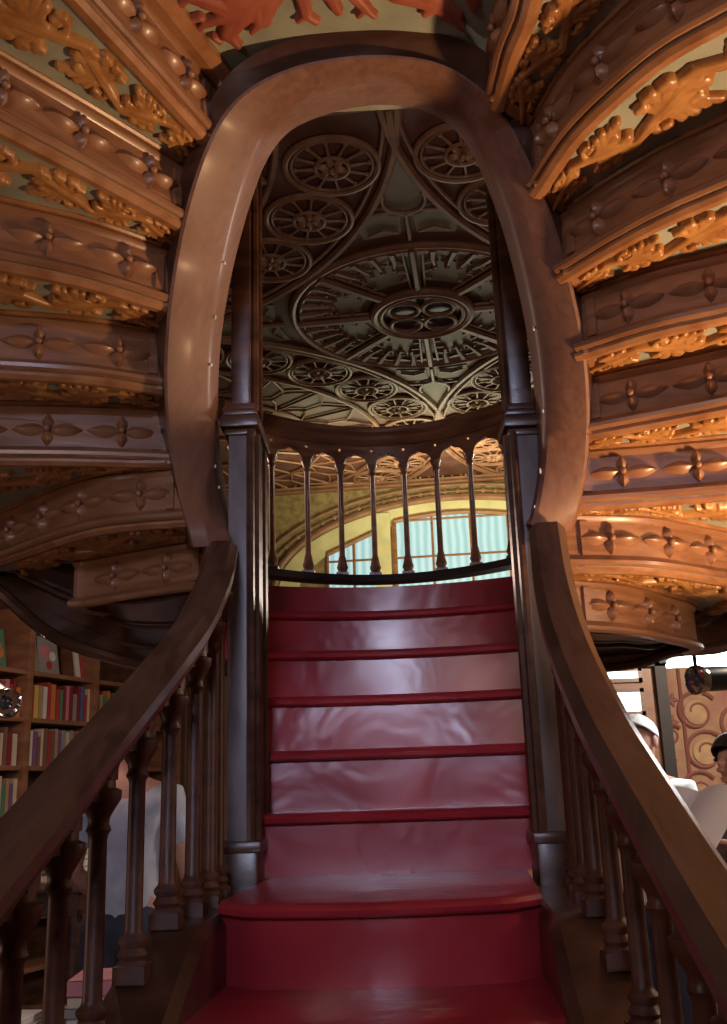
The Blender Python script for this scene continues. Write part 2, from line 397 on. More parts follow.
for sx in (-1, 1):
    for sy in (-1, 1):
        base = math.atan2(-sy, -sx); cx, cy = sx*CC, sy*CC
        for rad, t in ((2.05, .03), (1.0, .03)): ring(fan, cx, cy, rad, t, 60, k=6)
        for k in range(24):
            a = base+(k+.5)*2*math.pi/24
            def Q(r, an): return H(cx+r*math.cos(an), cy+r*math.sin(an), CZ)
            fan.tube([Q(1.0, a), Q(2.95, a)], .02, 5)
            b = a+math.pi/24
            fan.tube([Q(2.95, a), Q(2.72, b-.03), Q(2.62, b), Q(2.72, b+.03), Q(2.95, b+math.pi/24)], .018, 5)
            fan.tube([Q(2.62, b), Q(2.35, b)], .016, 5)
            fan.tube([Q(2.05, a), Q(2.28, b-.04), Q(2.34, b), Q(2.28, b+.04), Q(2.05, b+math.pi/24)], .018, 5)
for sb in (-1, 1):
    for k in range(-3, 4):
        fan.tube([H(-6, sb*3.62+0, CZ), H(7, sb*3.62, CZ)], .03, 6) if k == 0 else None
fan.build('fan_rib', CEILT, ceiling)
ir = MB(); ring(ir, 0, 0, .55, .055, 48, CZ-.03); ring(ir, 0, 0, .47, .03, 48, CZ-.045)
for sx in (-1, 1):
    for sy in (-1, 1): ring(ir, sx*.195, sy*.18, .175, .028, 28, CZ-.05)
ir.build('quatrefoil_ring', CEILT, ceiling)
gd = MB(); gd.loft([[H(r*math.cos(t*2*math.pi/48), r*math.sin(t*2*math.pi/48), CZ+.0) for t in range(49)] for r in (.002, .55)])
gd.ball(H(0, 0, CZ-.05), .05)
gd.build('quatrefoil_ground', CEILD, ceiling, fix=False)

# --- end wall of the gallery with its window under the arch
EB = 6.8     # distance of the wall in the hall's own axes
def W(a, z, out=0): return HO+HA*a+HB*(EB-out)+Vector((0, 0, z))
def wpix(x, y):
    d = ray(x, y); n = HB; t = ((HO+HB*EB)-Vector(EYE)).dot(n)/Vector(d).dot(n); p = Vector(EYE)+Vector(d)*t
    return (p-HO).dot(HA), p.z
ew = MB(); ew.add([W(-6, 3), W(6, 3), W(6, 7.2), W(-6, 7.2), W(-6, 3, -.15), W(6, 3, -.15), W(6, 7.2, -.15), W(-6, 7.2, -.15)],
                  [(0, 1, 2, 3), (7, 6, 5, 4), (0, 4, 5, 1), (2, 6, 7, 3), (1, 5, 6, 2), (0, 3, 7, 4)])
wall_end = struct(ew.build('wall_gallery_end', WALLU, smooth=False))
AC, AZ0 = wpix(452, 498)       # crown of the arch
def archcurve(half, rise, zc, n=32, out=.05, k=2.0):
    return [W(AC+half*t, zc-rise*(1-math.sqrt(max(0, 1-abs(t)**k))), out) for t in np.linspace(-1, 1, n)]
ca = MB()
for nm, half, rise, zc, prof in (('a', 3.35, 1.55, AZ0-.02, .10), ('b', 3.75, 1.75, AZ0+.22, .05), ('c', 3.55, 1.65, AZ0+.10, .03)):
    ca.tube(archcurve(half, rise, zc, 40, .10), prof*.6, 6)
ca.build('arch_rib', CEILT, wall_end)
cr = MB(); inn = archcurve(3.3, 1.55, AZ0-.06, 40, .03); lo = archcurve(3.0, 1.55, AZ0-.36, 40, .03)
cr.loft([inn, lo]); cr.build('arch_reveal', PLASTER, wall_end)
am = MB()
for i in range(30):
    t = -.94+1.88*i/29; z = AZ0+.10-1.65*(1-math.sqrt(max(0, 1-t*t))); am.ball(W(AC+3.55*t, z, .08), .05, 8, 5)
am.build('arch_boss', CEILT, wall_end)
tr = MB()
for z, h, d in ((AZ0+.30, .07, .12), (CZ-.05, .08, .12)):
    a, b = W(-5.9, z, d/2), W(5.9, z, d/2); c = (a+b)/2; tr.box(c, ((b-a).length, d, h), math.atan2((b-a).y, (b-a).x))
struct(tr.build('trim_gallery_cornice', CEILT, smooth=False))
cv = MB()
for k in range(26):
    a = -5.2+k*.42
    cv.tube([W(a, AZ0+.34, .05), W(a+.10, AZ0+.50, .12), W(a+.21, AZ0+.56, .14), W(a+.32, AZ0+.50, .12), W(a+.42, AZ0+.34, .05)], .02, 5)
    cv.ball(W(a+.21, AZ0+.44, .06), .04, 8, 5)
cv.build('frieze_carving', CEILT, wall_end)
def gwindow(name, x0, x1, ztop, zbot, slope, nx, nz, frame, glass):
    fr = MB(); gl = MB()
    def zt(a): return ztop-slope*(abs((a-AC))**2)
    aa = np.linspace(x0, x1, 13)
    gl.loft([[W(a, zbot, .04) for a in aa], [W(a, zt(a), .04) for a in aa]])
    fr.tube([W(a, zt(a), .06) for a in aa], .05, 6)
    for i in range(nx+1):
        a = x0+(x1-x0)*i/nx; fr.tube([W(a, zbot, .06), W(a, zt(a), .06)], .05 if i in (0, nx) else .025, 6)
    for j in range(nz+1):
        z = zbot+(min(zt(x0), zt(x1))-zbot)*j/nz if nz else zbot
        if j < nz or True: fr.tube([W(x0, z-.0, .06), W(x1, z, .06)], .022, 6)
    o = struct(fr.build(name, frame)); g_ = gl.build('pane', glass, o, smooth=False, fix=False); return o
a0, z0 = wpix(394, 522); a1, _ = wpix(508, 515); _, zc = wpix(452, 513)
gwindow('window_1', a0, a1, zc, 3.4, .09, 3, 4, WOODX, GLASSB)
b0, z1 = wpix(328, 555); b1, z2 = wpix(380, 530)
fr = MB(); gl = MB(); gl.add([W(b0, 3.4, .04), W(b1, 3.4, .04), W(b1, z2, .04), W(b0, z1, .04)], [(0, 1, 2, 3)])
for i in range(3):
    a = b0+(b1-b0)*i/2; fr.tube([W(a, 3.4, .06), W(a, z1+(z2-z1)*i/2, .06)], .03, 6)
fr.tube([W(b0, z1, .06), W(b1, z2, .06)], .05, 6); fr.tube([W(b0, z1-.15, .06), W(b1, z1-.15, .06)], .022, 6)
o = struct(fr.build('window_2', WOODX)); gl.build('pane', GLASSB, o, smooth=False, fix=False)
pl = MB(); c0, _ = wpix(383, 540)
for a, wd in ((c0, .30), (a1+.35, .45)):
    pl.box(W(a, (zc+3)/2, .06), (wd, .12, zc-3+.1), math.atan2(-.0995, .995))
o = struct(pl.build('trim_window_pier', PLASTER, smooth=False))
lt = MB()
for k in range(9):
    for s in (-1, 1): lt.leaf(W(a1+.35, 3.7+k*.25, .13), W(a1+.35+s, 3.7+k*.25+.5, .13)-W(a1+.35, 3.7+k*.25, .13), -HB, .17, .05, .04)
lt.build('pier_carving', PLASTER, o)

# --- ground-floor end: right wall with mural, entrance door
DY = 6.5
def D(x, y, off=0): return PY(x, y, DY-off)
wx0 = D(659, 700).x
struct(MB().box(((wx0+6)/2, DY+.1, 1.5), (6-wx0, .16, 3.0)).build('wall_mural', MURAL, smooth=False))
mw = MB(); my = MB()
def spiral(mb, cx, cy, r, turns, a0, s, wd):
    pts = []
    for i in range(30):
        t = i/29; an = a0+s*turns*2*math.pi*t; q = r*(1-.75*t); pts.append((cx+q*math.cos(an), DY-.0+.016-.005, cy+q*math.sin(an)))
    mb.tube(pts, [wd*(1-.5*i/29) for i in range(30)], 6, flat=1)
for cx, cy, r in ((697, 712, .14), (706, 752, .14), (700, 790, .12), (672, 735, .07), (740, 725, .14)):
    p = D(cx, cy); spiral(mw, p.x, p.z, r, 1.4, .6, 1, .014); my.lathe((0, 0, 0), [(.001, 0), (.002, 0)], 3)
    my.tube([(p.x, DY+.014, p.z), (p.x, DY+.008, p.z)], r*.55, 16)
for (x, y) in ((672, 700), (671, 760), (672, 785), (672, 722)):
    p = D(x, y)
    for k in range(5):
        a = k*2*math.pi/5; mw.leaf((p.x, DY+.018, p.z), (math.cos(a), 0, math.sin(a)), (0, -1, 0), .05, .018, .008)
mw.tube([(D(664, 700).x, DY+.016, 0), (D(664, 700).x, DY+.016, 3)], .02, 6); mw.tube([(D(682, 700).x, DY+.016, 0), (D(682, 700).x, DY+.016, 3)], .012, 6)
wmur = bpy.data.objects['wall_mural']
mw.build('mural_scroll', MURALR, wmur); my.build('mural_disc', MURALY, wmur)
# door
dx1 = D(655, 700).x; dx0 = dx1-.95; dz = D(640, 668).z
door = struct(MB().box(((dx0+dx1)/2, DY, dz/2), (.95, .06, dz)).build('door_1', DOORW, smooth=False))
fr = MB(); fr.box((dx1+.035, DY, dz/2+.03), (.07, .16, dz+.06)); fr.box((dx0-.035, DY, dz/2+.03), (.07, .16, dz+.06)); fr.box(((dx0+dx1)/2, DY, dz+.05), (1.09, .16, .10))
fr.build('door_frame', DARK, door, smooth=False)
gl = MB(); mo = MB()
DZ = [D(630, q).z for q in (670, 681, 691, 714, 719, 745)]
for row, (za, zb) in enumerate(((DZ[1], DZ[0]), (DZ[3], DZ[2]), (DZ[5], DZ[4]))):
    for i in range(3):
        xa = dx0+.07+i*.28; gl.box((xa+.12, DY-.035, (za+zb)/2), (.21, .012, zb-za))
        for z in (za, zb): mo.box((xa+.12, DY-.04, z), (.25, .03, .025))
        for x in (xa+.01, xa+.23): mo.box((x, DY-.04, (za+zb)/2), (.025, .03, zb-za+.025))
for i in range(2): mo.box((dx0+.26+i*.42, DY-.035, .55), (.30, .02, .7), bev=.006)
gl.build('pane', GLASSD, door, smooth=False); mo.build('door_moulding', WOODX, door, smooth=False)
struct(MB().box(((dx0-.07-6)/2, DY+2.0, 1.5), (.1, .1, .1)).build('trim_9', WALLG)) if False else None

# ================================================================ LOWER RED STAIR
Zk = {1: .2, 2: .375, 3: .55, 4: .725, 5: .90, 6: 1.06, 7: 1.228}
Yk = {1: .60, 2: .86, 3: 1.12, 4: 1.36, 5: 1.60, 6: 1.84, 7: 2.18}
for k in range(8, 14): Zk[k] = 1.394+.1720*(k-8)
Yk.update({8: 2.84, 9: 3.02, 10: 3.20, 11: 3.42, 12: 3.64, 13: 3.90})
BOW = {6: -.05, 7: -.06, 8: 0, 9: .03, 10: .06, 11: .10, 12: .16, 13: .22}     # + = ends nearer than the middle
CXK = {1: -.06, 2: -.06, 3: -.06, 4: -.06, 5: -.06, 6: -.058, 7: -.045}
HW = {8: .40, 9: .45, 10: .46, 11: .52, 12: .60, 13: .66}
stair = empty('red_stair_flight', (0, 2.2, 0), 'glossy red lacquered flight of steps climbing between the two posts', 'stairs')
def front(k, n=21, inset=0, hw=None):
    h = (hw or HW.get(k, .345)); b = BOW.get(k, -.05); out = []
    for i in range(n):
        t = -1+2*i/(n-1); x = h*t+CXK.get(k, 0)
        y = Yk[k]+inset-b*(t*t)
        if k <= 7: y = Yk[k]+inset+abs(b)*(t*t)+.05*max(0, abs(t)-.8)/.2
        out.append(Vector((x, y, Zk[k])))
    return out
for k in range(1, 14):
    fl = front(k); zlow = Zk[k-1] if k > 1 else 0
    # riser: gently wavy covering set behind the nosing
    rs = MB(); pr = []
    cols = [[p+Vector((0, .024, -.028-(Zk[k]-zlow-.028)*j/5)) for p in fl] for j in range(6)]
    back = [p+Vector((0, .07, -(Zk[k]-zlow))) for p in fl]; back2 = [p+Vector((0, .07, -.028)) for p in fl]
    rs.loft(cols+[back, back2], closed=True)
    place(rs, 'riser' if k < 13 else 'kick_panel', RED, stair)
    if k < 13:
        td = MB(); depth = (Yk[k+1]-Yk[k])+.05
        nx = front(k+1, hw=HW.get(k, .345)); bk = [Vector((q.x, q.y+.04, p.z)) for p, q in zip(fl, nx)]
        prof = [(.006, 0), (-.008, -.004), (-.016, -.013), (-.012, -.024), (.002, -.030)]
        cur = [[p+Vector((0, a, b)) for p in fl] for a, b in prof]
        low = [p+Vector((0, 0, -.03)) for p in bk]
        td.loft([bk]+cur+[low], closed=True)
        place(td, 'tread', RED, stair)
# side cheek walls of the flight below the strings are part of the balustrades

# ================================================================ NEWEL POSTS
def newel(side, xi, y1, label):
    t = empty('newel_post', (side*.42, 2.85, 1.1), label, 'post', 'tall posts flanking the red steps')
    xo = side*.45; xm = xi
    cx = (xo+xm)/2
    y0, y1 = 2.74, y1
    zt = PY(386+side*140, 432, 2.74).z
    b = MB().box((cx, (y0+y1)/2, (1.22+zt)/2), (abs(xo-xm), y1-y0, zt-1.22), bev=.008); place(b, 'shaft', POSTW, t)
    m = MB()
    for q in range(int((y1-y0)/.075)): m.tube([(xm-side*.006, y0+.03+q*.075, 1.32), (xm-side*.006, y0+.03+q*.075, zt)], .016 if q % 2 == 0 else .010, 8)
    m.tube([(xm+side*.004, y0-.004, 1.32), (xm+side*.004, y0-.004, zt)], .012, 8); place(m, 'fluting', WOODD, t)
    p = MB().box((cx, (y0+y1)/2, 1.20), (abs(xo-xm)+.03, y1-y0+.03, .22), bev=.01).box((cx, (y0+y1)/2, 1.315), (abs(xo-xm)+.05, y1-y0+.05, .03), bev=.008)
    place(p, 'plinth', WOODD, t)
    c = MB()
    for dz, e, h in ((0, .02, .02), (.03, .045, .035), (.06, .03, .02), (.075, .012, .03)): c.box((cx, (y0+y1)/2, zt+dz), (abs(xo-xm)+e, y1-y0+e, h), bev=.006)
    place(c, 'capital', WOODD, t)
    zt2 = 3.9
    u = MB().box((cx, (y0+y1)/2, (zt+.08+zt2)/2), (abs(xo-xm)-.012, y1-y0-.02, zt2-zt-.08), bev=.006)
    for q in range(int((y1-y0)/.09)): u.tube([(xm-side*.002, y0+.04+q*.09, zt+.08), (xm-side*.002, y0+.05+q*.09, zt2)], .014, 8)
    place(u, 'upper_shaft', WOODD, t)
    return t
newel(-1, -.380, 2.97, 'tall grey wooden post on the left edge of the red steps')
newel(1, .372, 2.86, 'tall grey wooden post on the right edge of the red steps')
bmb = MB().box((0, 2.9, 3.97), (1.02, .26, .30), bev=.02).box((0, 3.03, 3.80), (1.02, .04, .05), bev=.008)
tag(bmb.build('cross_beam', WOODD), 'dark cross beam behind the top of the wooden loop', 'beam')

# ================================================================ WOODEN LOOP (string of the upper flights)
LP = [((190, 546), (230, 541), 2.13, 5), ((177, 492), (223, 505), 2.27, 6), ((167, 440), (214, 455), 2.40, 7), ((163, 385), (211, 400), 2.52, 8),
      ((165, 325), (213, 340), 2.65, 9), ((173, 262), (221, 283), 2.79, 10), ((185, 205), (232, 232), 2.89, 12), ((201, 155), (246, 183), 2.98, 14),
      ((221, 115), (262, 142), 3.06, 18), ((250, 86), (285, 113), 3.11, 24), ((290, 67), (318, 97), 3.14, 26), ((335, 57), (352, 88), 3.15, 25),
      ((385, 54), (385, 85), 3.15, 24), ((435, 61), (422, 90), 3.15, 28), ((472, 80), (452, 106), 3.12, 32), ((502, 110), (475, 134), 3.05, 28),
      ((526, 152), (493, 174), 2.95, 20), ((546, 197), (508, 216), 2.86, 14), ((563, 247), (521, 265), 2.76, 11), ((577, 300), (532, 318), 2.65, 9),
      ((587, 352), (539, 368), 2.54, 8), ((591, 410), (543, 420), 2.42, 7), ((588, 465), (540, 470), 2.30, 6), ((579, 515), (533, 512), 2.18, 5), ((572, 532), (529, 524), 2.14, 5)]
Oc = catmull([PZ(*a, z) for a, b, z, f in LP], 120); Ic = catmull([PZ(*b, z+.0) for a, b, z, f in LP], 120)
MID = Vector((0, 2.35, 2.7))
loop = empty('wooden_loop', (0, 2.8, 2.1), 'broad brown wooden loop arching overhead between the two post tops', 'stair string')
lb = MB(); n = len(Oc); cs = []
off = Vector((0, .13, .035)); 
def mixv(a, b, t): return a.lerp(b, t)
dn = Vector((0, -.006, -.006))
sec = [[mixv(o, i, .0)+off*.08 for o, i in zip(Oc, Ic)], [mixv(o, i, .03) for o, i in zip(Oc, Ic)], [mixv(o, i, .10)+dn for o, i in zip(Oc, Ic)],
       [mixv(o, i, .5)+dn*1.7 for o, i in zip(Oc, Ic)], [mixv(o, i, .90)+dn for o, i in zip(Oc, Ic)], [mixv(o, i, .97) for o, i in zip(Oc, Ic)], [i+off*.08 for i in Ic],
       [i+off*.9 for i in Ic], [mixv(o, i, .9)+off for o, i in zip(Oc, Ic)], [mixv(o, i, .1)+off for o, i in zip(Oc, Ic)], [o+off*.9 for o in Oc]]
lb.loft(sec, closed=True); place(lb, 'loop_band', LOOPW, loop, ang=28)
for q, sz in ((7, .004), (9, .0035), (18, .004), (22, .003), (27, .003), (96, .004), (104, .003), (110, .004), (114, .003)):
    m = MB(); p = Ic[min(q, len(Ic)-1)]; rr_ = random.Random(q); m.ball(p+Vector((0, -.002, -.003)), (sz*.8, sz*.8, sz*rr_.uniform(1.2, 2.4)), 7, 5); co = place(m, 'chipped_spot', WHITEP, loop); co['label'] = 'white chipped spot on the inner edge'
Fp = []
for a, b, z, f in LP:
    dx, dy = a[0]-380, a[1]-330; L = math.hypot(dx, dy); Fp.append(PZ(a[0]+dx/L*f, a[1]+dy/L*f, z+.055))
Fc = catmull(Fp, 120)
fb = MB(); fb.loft([[o+Vector((0, .02, .012)) for o in Oc], Fc, [p+Vector((0, .10, .06)) for p in Fc], [o+Vector((0, .12, .06)) for o in Oc]], closed=True)
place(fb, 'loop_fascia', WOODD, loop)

# ================================================================ UPPER CURVED FLIGHTS
RISE = .165
RPROF = [(-.03, 0), (.010, -.004), (.018, .002), (.020, .012), (.010, .020), (.004, .026), (0, .030), (0, .128), (.006, .134), (.010, .144), (.006, .156), (0, .160), (-.03, .160)]
def flower(mb, p, t, nrm, s=1.0):
    upv = Vector((0, 0, 1)); p = p+nrm*.001
    for sg in (-1, 1):
        mb.leaf(p+t*sg*.008*s, t*sg, nrm, .090*s, .024*s, .022*s)
        mb.leaf(p+upv*sg*.004*s, upv*sg, nrm, .044*s, .020*s, .022*s)
        for s2 in (-1, 1): mb.leaf(p, (t*sg*.8+upv*s2), nrm, .020*s, .006*s, .010*s)
    c = p+nrm*.019*s; mb.ball(c, .0105*s, 8, 6)
def scroll_field(S, hw, seed):
    """heights of a running acanthus scroll over a band; S: (ns,nt) along, T: across, both metres"""
    rnd = random.Random(seed); caps = []; L = S.max(); s = .02; sg = 1
    def hwat(x): return float(np.interp(x, hw[0], hw[1]))
    caps_add = lambda a, b, r0, r1, h: caps.append((a[0], a[1], b[0], b[1], r0, r1, h))
    while s < L:
        w_ = hwat(s); p = max(.05, 2.3*w_)
        a = (s, -sg*.50*w_); m = (s+p*.5, sg*.02*w_); e = (s+p, sg*.50*w_)
        caps_add(a, m, .12*w_, .20*w_, 1.0); caps_add(m, e, .20*w_, .12*w_, 1.0)
        for an, ln, r in ((.15, 1.0, .20), (.62, 1.0, .20), (1.10, .85, .19), (1.65, .72, .17), (2.2, .62, .15), (-.35, .80, .17)):
            an2 = an*sg; q = (m[0]+ln*w_*math.cos(an2), m[1]+ln*w_*.85*math.sin(an2)); q = (q[0], max(-.80*w_, min(.80*w_, q[1])))
            caps_add(m, q, .22*w_, r*.75*w_, .85); caps_add(q, (q[0]-.12*w_, q[1]+.03*w_), r*1.2*w_, r*.8*w_, 1.0)
        c = (s+p*.40, -sg*.50*w_)
        for k in range(8):
            b0 = k*.75; b1 = (k+1)*.75; r0 = (.40-.035*k)*w_; r1 = (.40-.035*(k+1))*w_
            caps_add((c[0]+r0*math.cos(b0*sg), c[1]+r0*math.sin(b0*sg)), (c[0]+r1*math.cos(b1*sg), c[1]+r1*math.sin(b1*sg)), .115*w_, .09*w_, .8)
        caps_add(c, (c[0]+.01, c[1]), .12*w_, .12*w_, 1.0)
        for k in range(4):
            q = (s+p*(.58+.13*k), -sg*(.58+.08*(k % 2))*w_); caps_add((s+p*(.55+.06*k), -sg*.15*w_), q, .11*w_, .15*w_, .8)
        s += p*.92; sg = -sg
    return caps
def eval_caps(S, T, caps, Hm):
    h = np.full(S.shape, -.02)
    for ax, ay, bx, by, r0, r1, hh in caps:
        dx, dy = bx-ax, by-ay; L2 = dx*dx+dy*dy+1e-9
        t = np.clip(((S-ax)*dx+(T-ay)*dy)/L2, 0, 1); d = np.hypot(S-ax-t*dx, T-ay-t*dy); r = r0+(r1-r0)*t
        q = d/r
        v = np.where(q < 1, Hm*hh*(.45+.55*np.sqrt(np.clip(1-q*q, 0, 1))-.10*np.clip(1-q*4, 0, 1)), Hm*(.45-3.2*(q-1)))
        h = np.maximum(h, v)
    return h
def rot_copy(o, name, parent): pass
def flight(side, curves, z0, label, rootloc):
    root = empty('curved_stair_flight', rootloc, label, 'stairs', 'carved flights curving overhead')
    C = []
    for k, (pts, ext) in enumerate(curves):
        z = z0+RISE*k; P = [PZ(*q, z) for q in pts]; c = catmull(P, 30)
        d0 = (c[0]-c[1]).normalized(); c = [c[0]+d0*.03]+c
        if isinstance(ext, list): c = catmull([c[0], c[len(c)//2], c[-1]]+[Vector((*e, z)) for e in ext], 36)
        else:
            d1 = (c[-1]-c[-4]).normalized(); c = c+[c[-1]+d1*ext*t for t in (.25, .5, .75, 1)]
        C.append(c)
    for k, c in enumerate(C):
        cc, L = resample(c, 40)
        if side < 0: path = cc[::-1]      # travel so that the right-hand normal faces the viewer
        else: path = cc
        def facing(i):
            a = cc[max(0, i-1)]; b = cc[min(39, i+1)]; t = (b-a).normalized(); nn = t.cross(Vector((0, 0, 1)))
            if side < 0: nn = -nn
            return t, nn.normalized()
        rp = MB(); rp.sweep(path, RPROF)
        # end stile beside the loop
        t, nn = facing(1); e = cc[2]
        rp.sweep([e+Vector((0, 0, .028)), e+Vector((0, 0, .130))], [(-.012, -.01), (.012, -.01), (.012, .01), (-.012, .01)], up=nn)
        rob = place(rp, 'riser_panel', WOODX, root, ang=25)
        s = .15; step = .205
        while s < L-(.32 if k == 0 else .12) and s < 1.25:
            i = s/L*39; i0 = int(i); p = cc[i0].lerp(cc[min(39, i0+1)], i-i0); t, nn = facing(i0)
            fm = MB(); flower(fm, Vector((0, 0, 0)), t, nn, 1.0)
            fo = fm.build('flower_carving', CARVE if False else WOODX, None, ang=50); fo.parent = rob
            fo.location = p+Vector((0, 0, .079))-acc(root); s += step
    for k in range(len(C)-1):
        z = z0+RISE*(k+1); A, LA = resample(C[k], 60); B, LB = resample(C[k+1], 60)
        A = [Vector((p.x, p.y, z)) for p in A]; B = [Vector((p.x, p.y, z)) for p in B]
        sp = MB(); sp.loft([[p+Vector((0, 0, -.004)) for p in A], [p+Vector((0, 0, -.004)) for p in B], [p+Vector((0, 0, .02)) for p in B], [p+Vector((0, 0, .02)) for p in A]], closed=True)
        so = place(sp, 'soffit_panel', SOFF, root)
        ml = MB(); hwid = [(a-b).length/2 for a, b in zip(A, B)]
        mid = [(a+b)/2 for a, b in zip(A, B)]; acr = [(b-a).normalized() for a, b in zip(A, B)]
        def rail(f, wd, ht):
            pts = [a.lerp(b, f(w_*2)) for a, b, w_ in zip(A, B, hwid)]
            ml.sweep(pts, [(-wd, -.0), (-wd, -ht*.6), (-wd*.4, -ht), (wd*.4, -ht), (wd, -ht*.6), (wd, 0)])
        wtyp = max(hwid)
        mw_ = min(.022, .16*np.mean(hwid)*2)
        rail(lambda w: 1-min(.3, mw_/max(w, .02)), mw_*.9, .022); rail(lambda w: min(.15, .010/max(w, .02)), .008, .014)
        a, b = A[2], B[2]; ml.sweep([a, b], [(-.016, 0), (-.016, -.014), (.016, -.014), (.016, 0)])
        place(ml, 'soffit_moulding', MOULD, so, ang=25)
        # carved scroll
        ds = [0]
        for p, q in zip(mid, mid[1:]): ds.append(ds[-1]+(q-p).length)
        Lm = ds[-1]; ns, nt = 300, 56
        hw_in = [max(.012, h*.84-.008) for h in hwid]
        S = np.repeat(np.linspace(0, Lm, ns)[:, None], nt, 1); hwS = np.interp(S[:, 0], ds, hw_in); V = np.linspace(-1, 1, nt); T = hwS[:, None]*V[None, :]
        caps = scroll_field(S, (ds, hw_in), k+10*side)
        hh = eval_caps(S, T, caps, min(.020, .30*float(np.mean(hw_in))))
        mx_ = np.interp(S[:, 0], ds, [p.x for p in mid]); my_ = np.interp(S[:, 0], ds, [p.y for p in mid])
        ax_ = np.interp(S[:, 0], ds, [p.x for p in acr]); ay_ = np.interp(S[:, 0], ds, [p.y for p in acr])
        off_ = -.004
        X = mx_[:, None]+ax_[:, None]*(T+off_); Y = my_[:, None]+ay_[:, None]*(T+off_); Zz = z-.004-hh
        hh = np.maximum(hh, -.010); keep = hh > 0
        idx = -np.ones(hh.shape, int); vs = []; fs = []
        cnt = 0
        for i in range(ns):
            for j in range(nt):
                idx[i, j] = cnt; cnt += 1
        vs = np.stack([X, Y, Zz], -1).reshape(-1, 3)
        for i in range(ns-1):
            for j in range(nt-1):
                if keep[i, j] or keep[i+1, j] or keep[i, j+1] or keep[i+1, j+1]: fs.append((idx[i, j], idx[i+1, j], idx[i+1, j+1], idx[i, j+1]))
        used = sorted({q for f in fs for q in f}); rm = {q: n_ for n_, q in enumerate(used)}
        sm = MB(); sm.v = [tuple(vs[q]) for q in used]; sm.f = [tuple(rm[q] for q in f) for f in fs]
        place(sm, 'scroll_carving', CARVE, so, ang=60)
    return root, C
Lc = [([(200, 589), (140, 597), (84, 606)], [(-1.02, 3.16), (-1.01, 3.28), (-.92, 3.40)]),
      ([(180, 518), (120, 523), (60, 535), (0, 558)], [(-1.36, 3.22), (-1.42, 3.42)]),
      ([(164, 460), (85, 457), (0, 456)], .55),
      ([(160, 385), (85, 374), (0, 368)], .6),
      ([(166, 302), (85, 277), (0, 259)], .6),
      ([(184, 220), (90, 168), (0, 120)], .6),
      ([(209, 133), (150, 66), (90, 0)], .6)]
Rc = [([(582, 630), (625, 633), (668, 641)], [(1.08, 3.55), (1.0, 3.75)]),
      ([(573, 565), (653, 567), (727, 578)], [(1.42, 3.35), (1.55, 3.6)]),
      ([(582, 502), (653, 497), (727, 491)], .55),
      ([(591, 430), (660, 417), (727, 404)], .6),
      ([(588, 348), (655, 327), (727, 311)], .6),
      ([(567, 268), (616, 238), (667, 211), (727, 185)], .6),
      ([(538, 180), (571, 130), (616, 85), (665, 45), (727, 10)], .5),
      ([(495, 92), (504, 50), (517, 17), (524, -12)], .5)]
lroot, LC = flight(-1, Lc, 2.05, 'carved brown stair flight curving overhead on the left', (-.9, 2.9, 2.0))
rroot, RC = flight(1, Rc, 1.885, 'carved orange-brown stair flight curving overhead on the right', (.9, 3.1, 1.85))

# bridge soffit between the flights, grey with red carving
bz = 3.205
lcv, _ = resample(LC[-1], 14); rcv, _ = resample(RC[-1], 14)
poly = [Vector((p.x-.0, p.y, 0)) for p in lcv]+[Vector((p.x, p.y, 0)) for p in rcv[::-1]]
far = [p for p in Fc if p.y < 9][40:-42]
br = empty('bridge_soffit', (0, 1.7, bz), 'grey-green panel with red carved leaves at the very top, between the flights', 'ceiling panel')
m = MB(); m.poly([(-1.0, .9), (-.60, 1.62), (-.41, 2.12), (-.36, 2.3), (.36, 2.3), (.345, 2.25), (.40, 1.7), (.5, 1.0), (.5, .6), (-1.0, .6)], bz, bz+.03)
place(m, 'panel', SOFF, br, smooth=False)
gx, gy = np.meshgrid(np.linspace(-.62, .45, 260), np.linspace(1.55, 2.25, 190), indexing='ij')
def bp(x, y): p = PZ(x, y, bz); return (p.x, p.y)
caps = []
def cp(a, b, r0, r1, h=1.0): A_, B_ = bp(*a), bp(*b); caps.append((*A_, *B_, r0*.62, r1*.72, h))
for a, b, r0, r1 in (((255, -10), (235, 12), .10, .06), ((235, 12), (215, 2), .05, .03), ((215, 2), (190, -6), .035, .02), ((240, 10), (228, 32), .05, .028), ((228, 32), (238, 42), .022, .014),
                     ((232, 12), (205, 20), .03, .018), ((205, 20), (195, 28), .016, .014), ((214, 34), (220, 38), .014, .012), ((262, -5), (262, 18), .07, .03), ((262, 18), (252, 28), .02, .012),
                     ((200, 14), (188, 18), .016, .013), ((184, -2), (176, 4), .018, .014), ((302, -6), (306, 12), .026, .018), ((306, 12), (316, 18), .016, .014), ((306, 12), (298, 17), .014, .010),
                     ((330, -6), (338, 8), .024, .016), ((352, -8), (366, 6), .024, .018), ((366, 6), (374, 12), .015, .012), ((366, 6), (358, 12), .014, .010),
                     ((400, -12), (432, -2), .06, .04), ((432, -2), (455, 14), .045, .024), ((455, 14), (462, 24), .018, .013), ((440, 2), (425, 10), .028, .015), ((470, -8), (474, 6), .022, .014), ((320, -10), (345, -12), .03, .03), ((270, -14), (300, -14), .05, .04), ((370, -14), (400, -14), .04, .05)):
    cp(a, b, r0, r1)
hh = eval_caps(gx, gy, caps, .018); hh = np.maximum(hh, -.010); keep = hh > 0; fs = []; nj = gx.shape[1]
for i in range(gx.shape[0]-1):
    for j in range(nj-1):
        if keep[i, j] or keep[i+1, j] or keep[i, j+1] or keep[i+1, j+1]: fs.append((i*nj+j, (i+1)*nj+j, (i+1)*nj+j+1, i*nj+j+1))
vv = np.stack([gx, gy, bz-hh-.001], -1).reshape(-1, 3); used = sorted({q for f in fs for q in f}); rm = {q: n_ for n_, q in enumerate(used)}
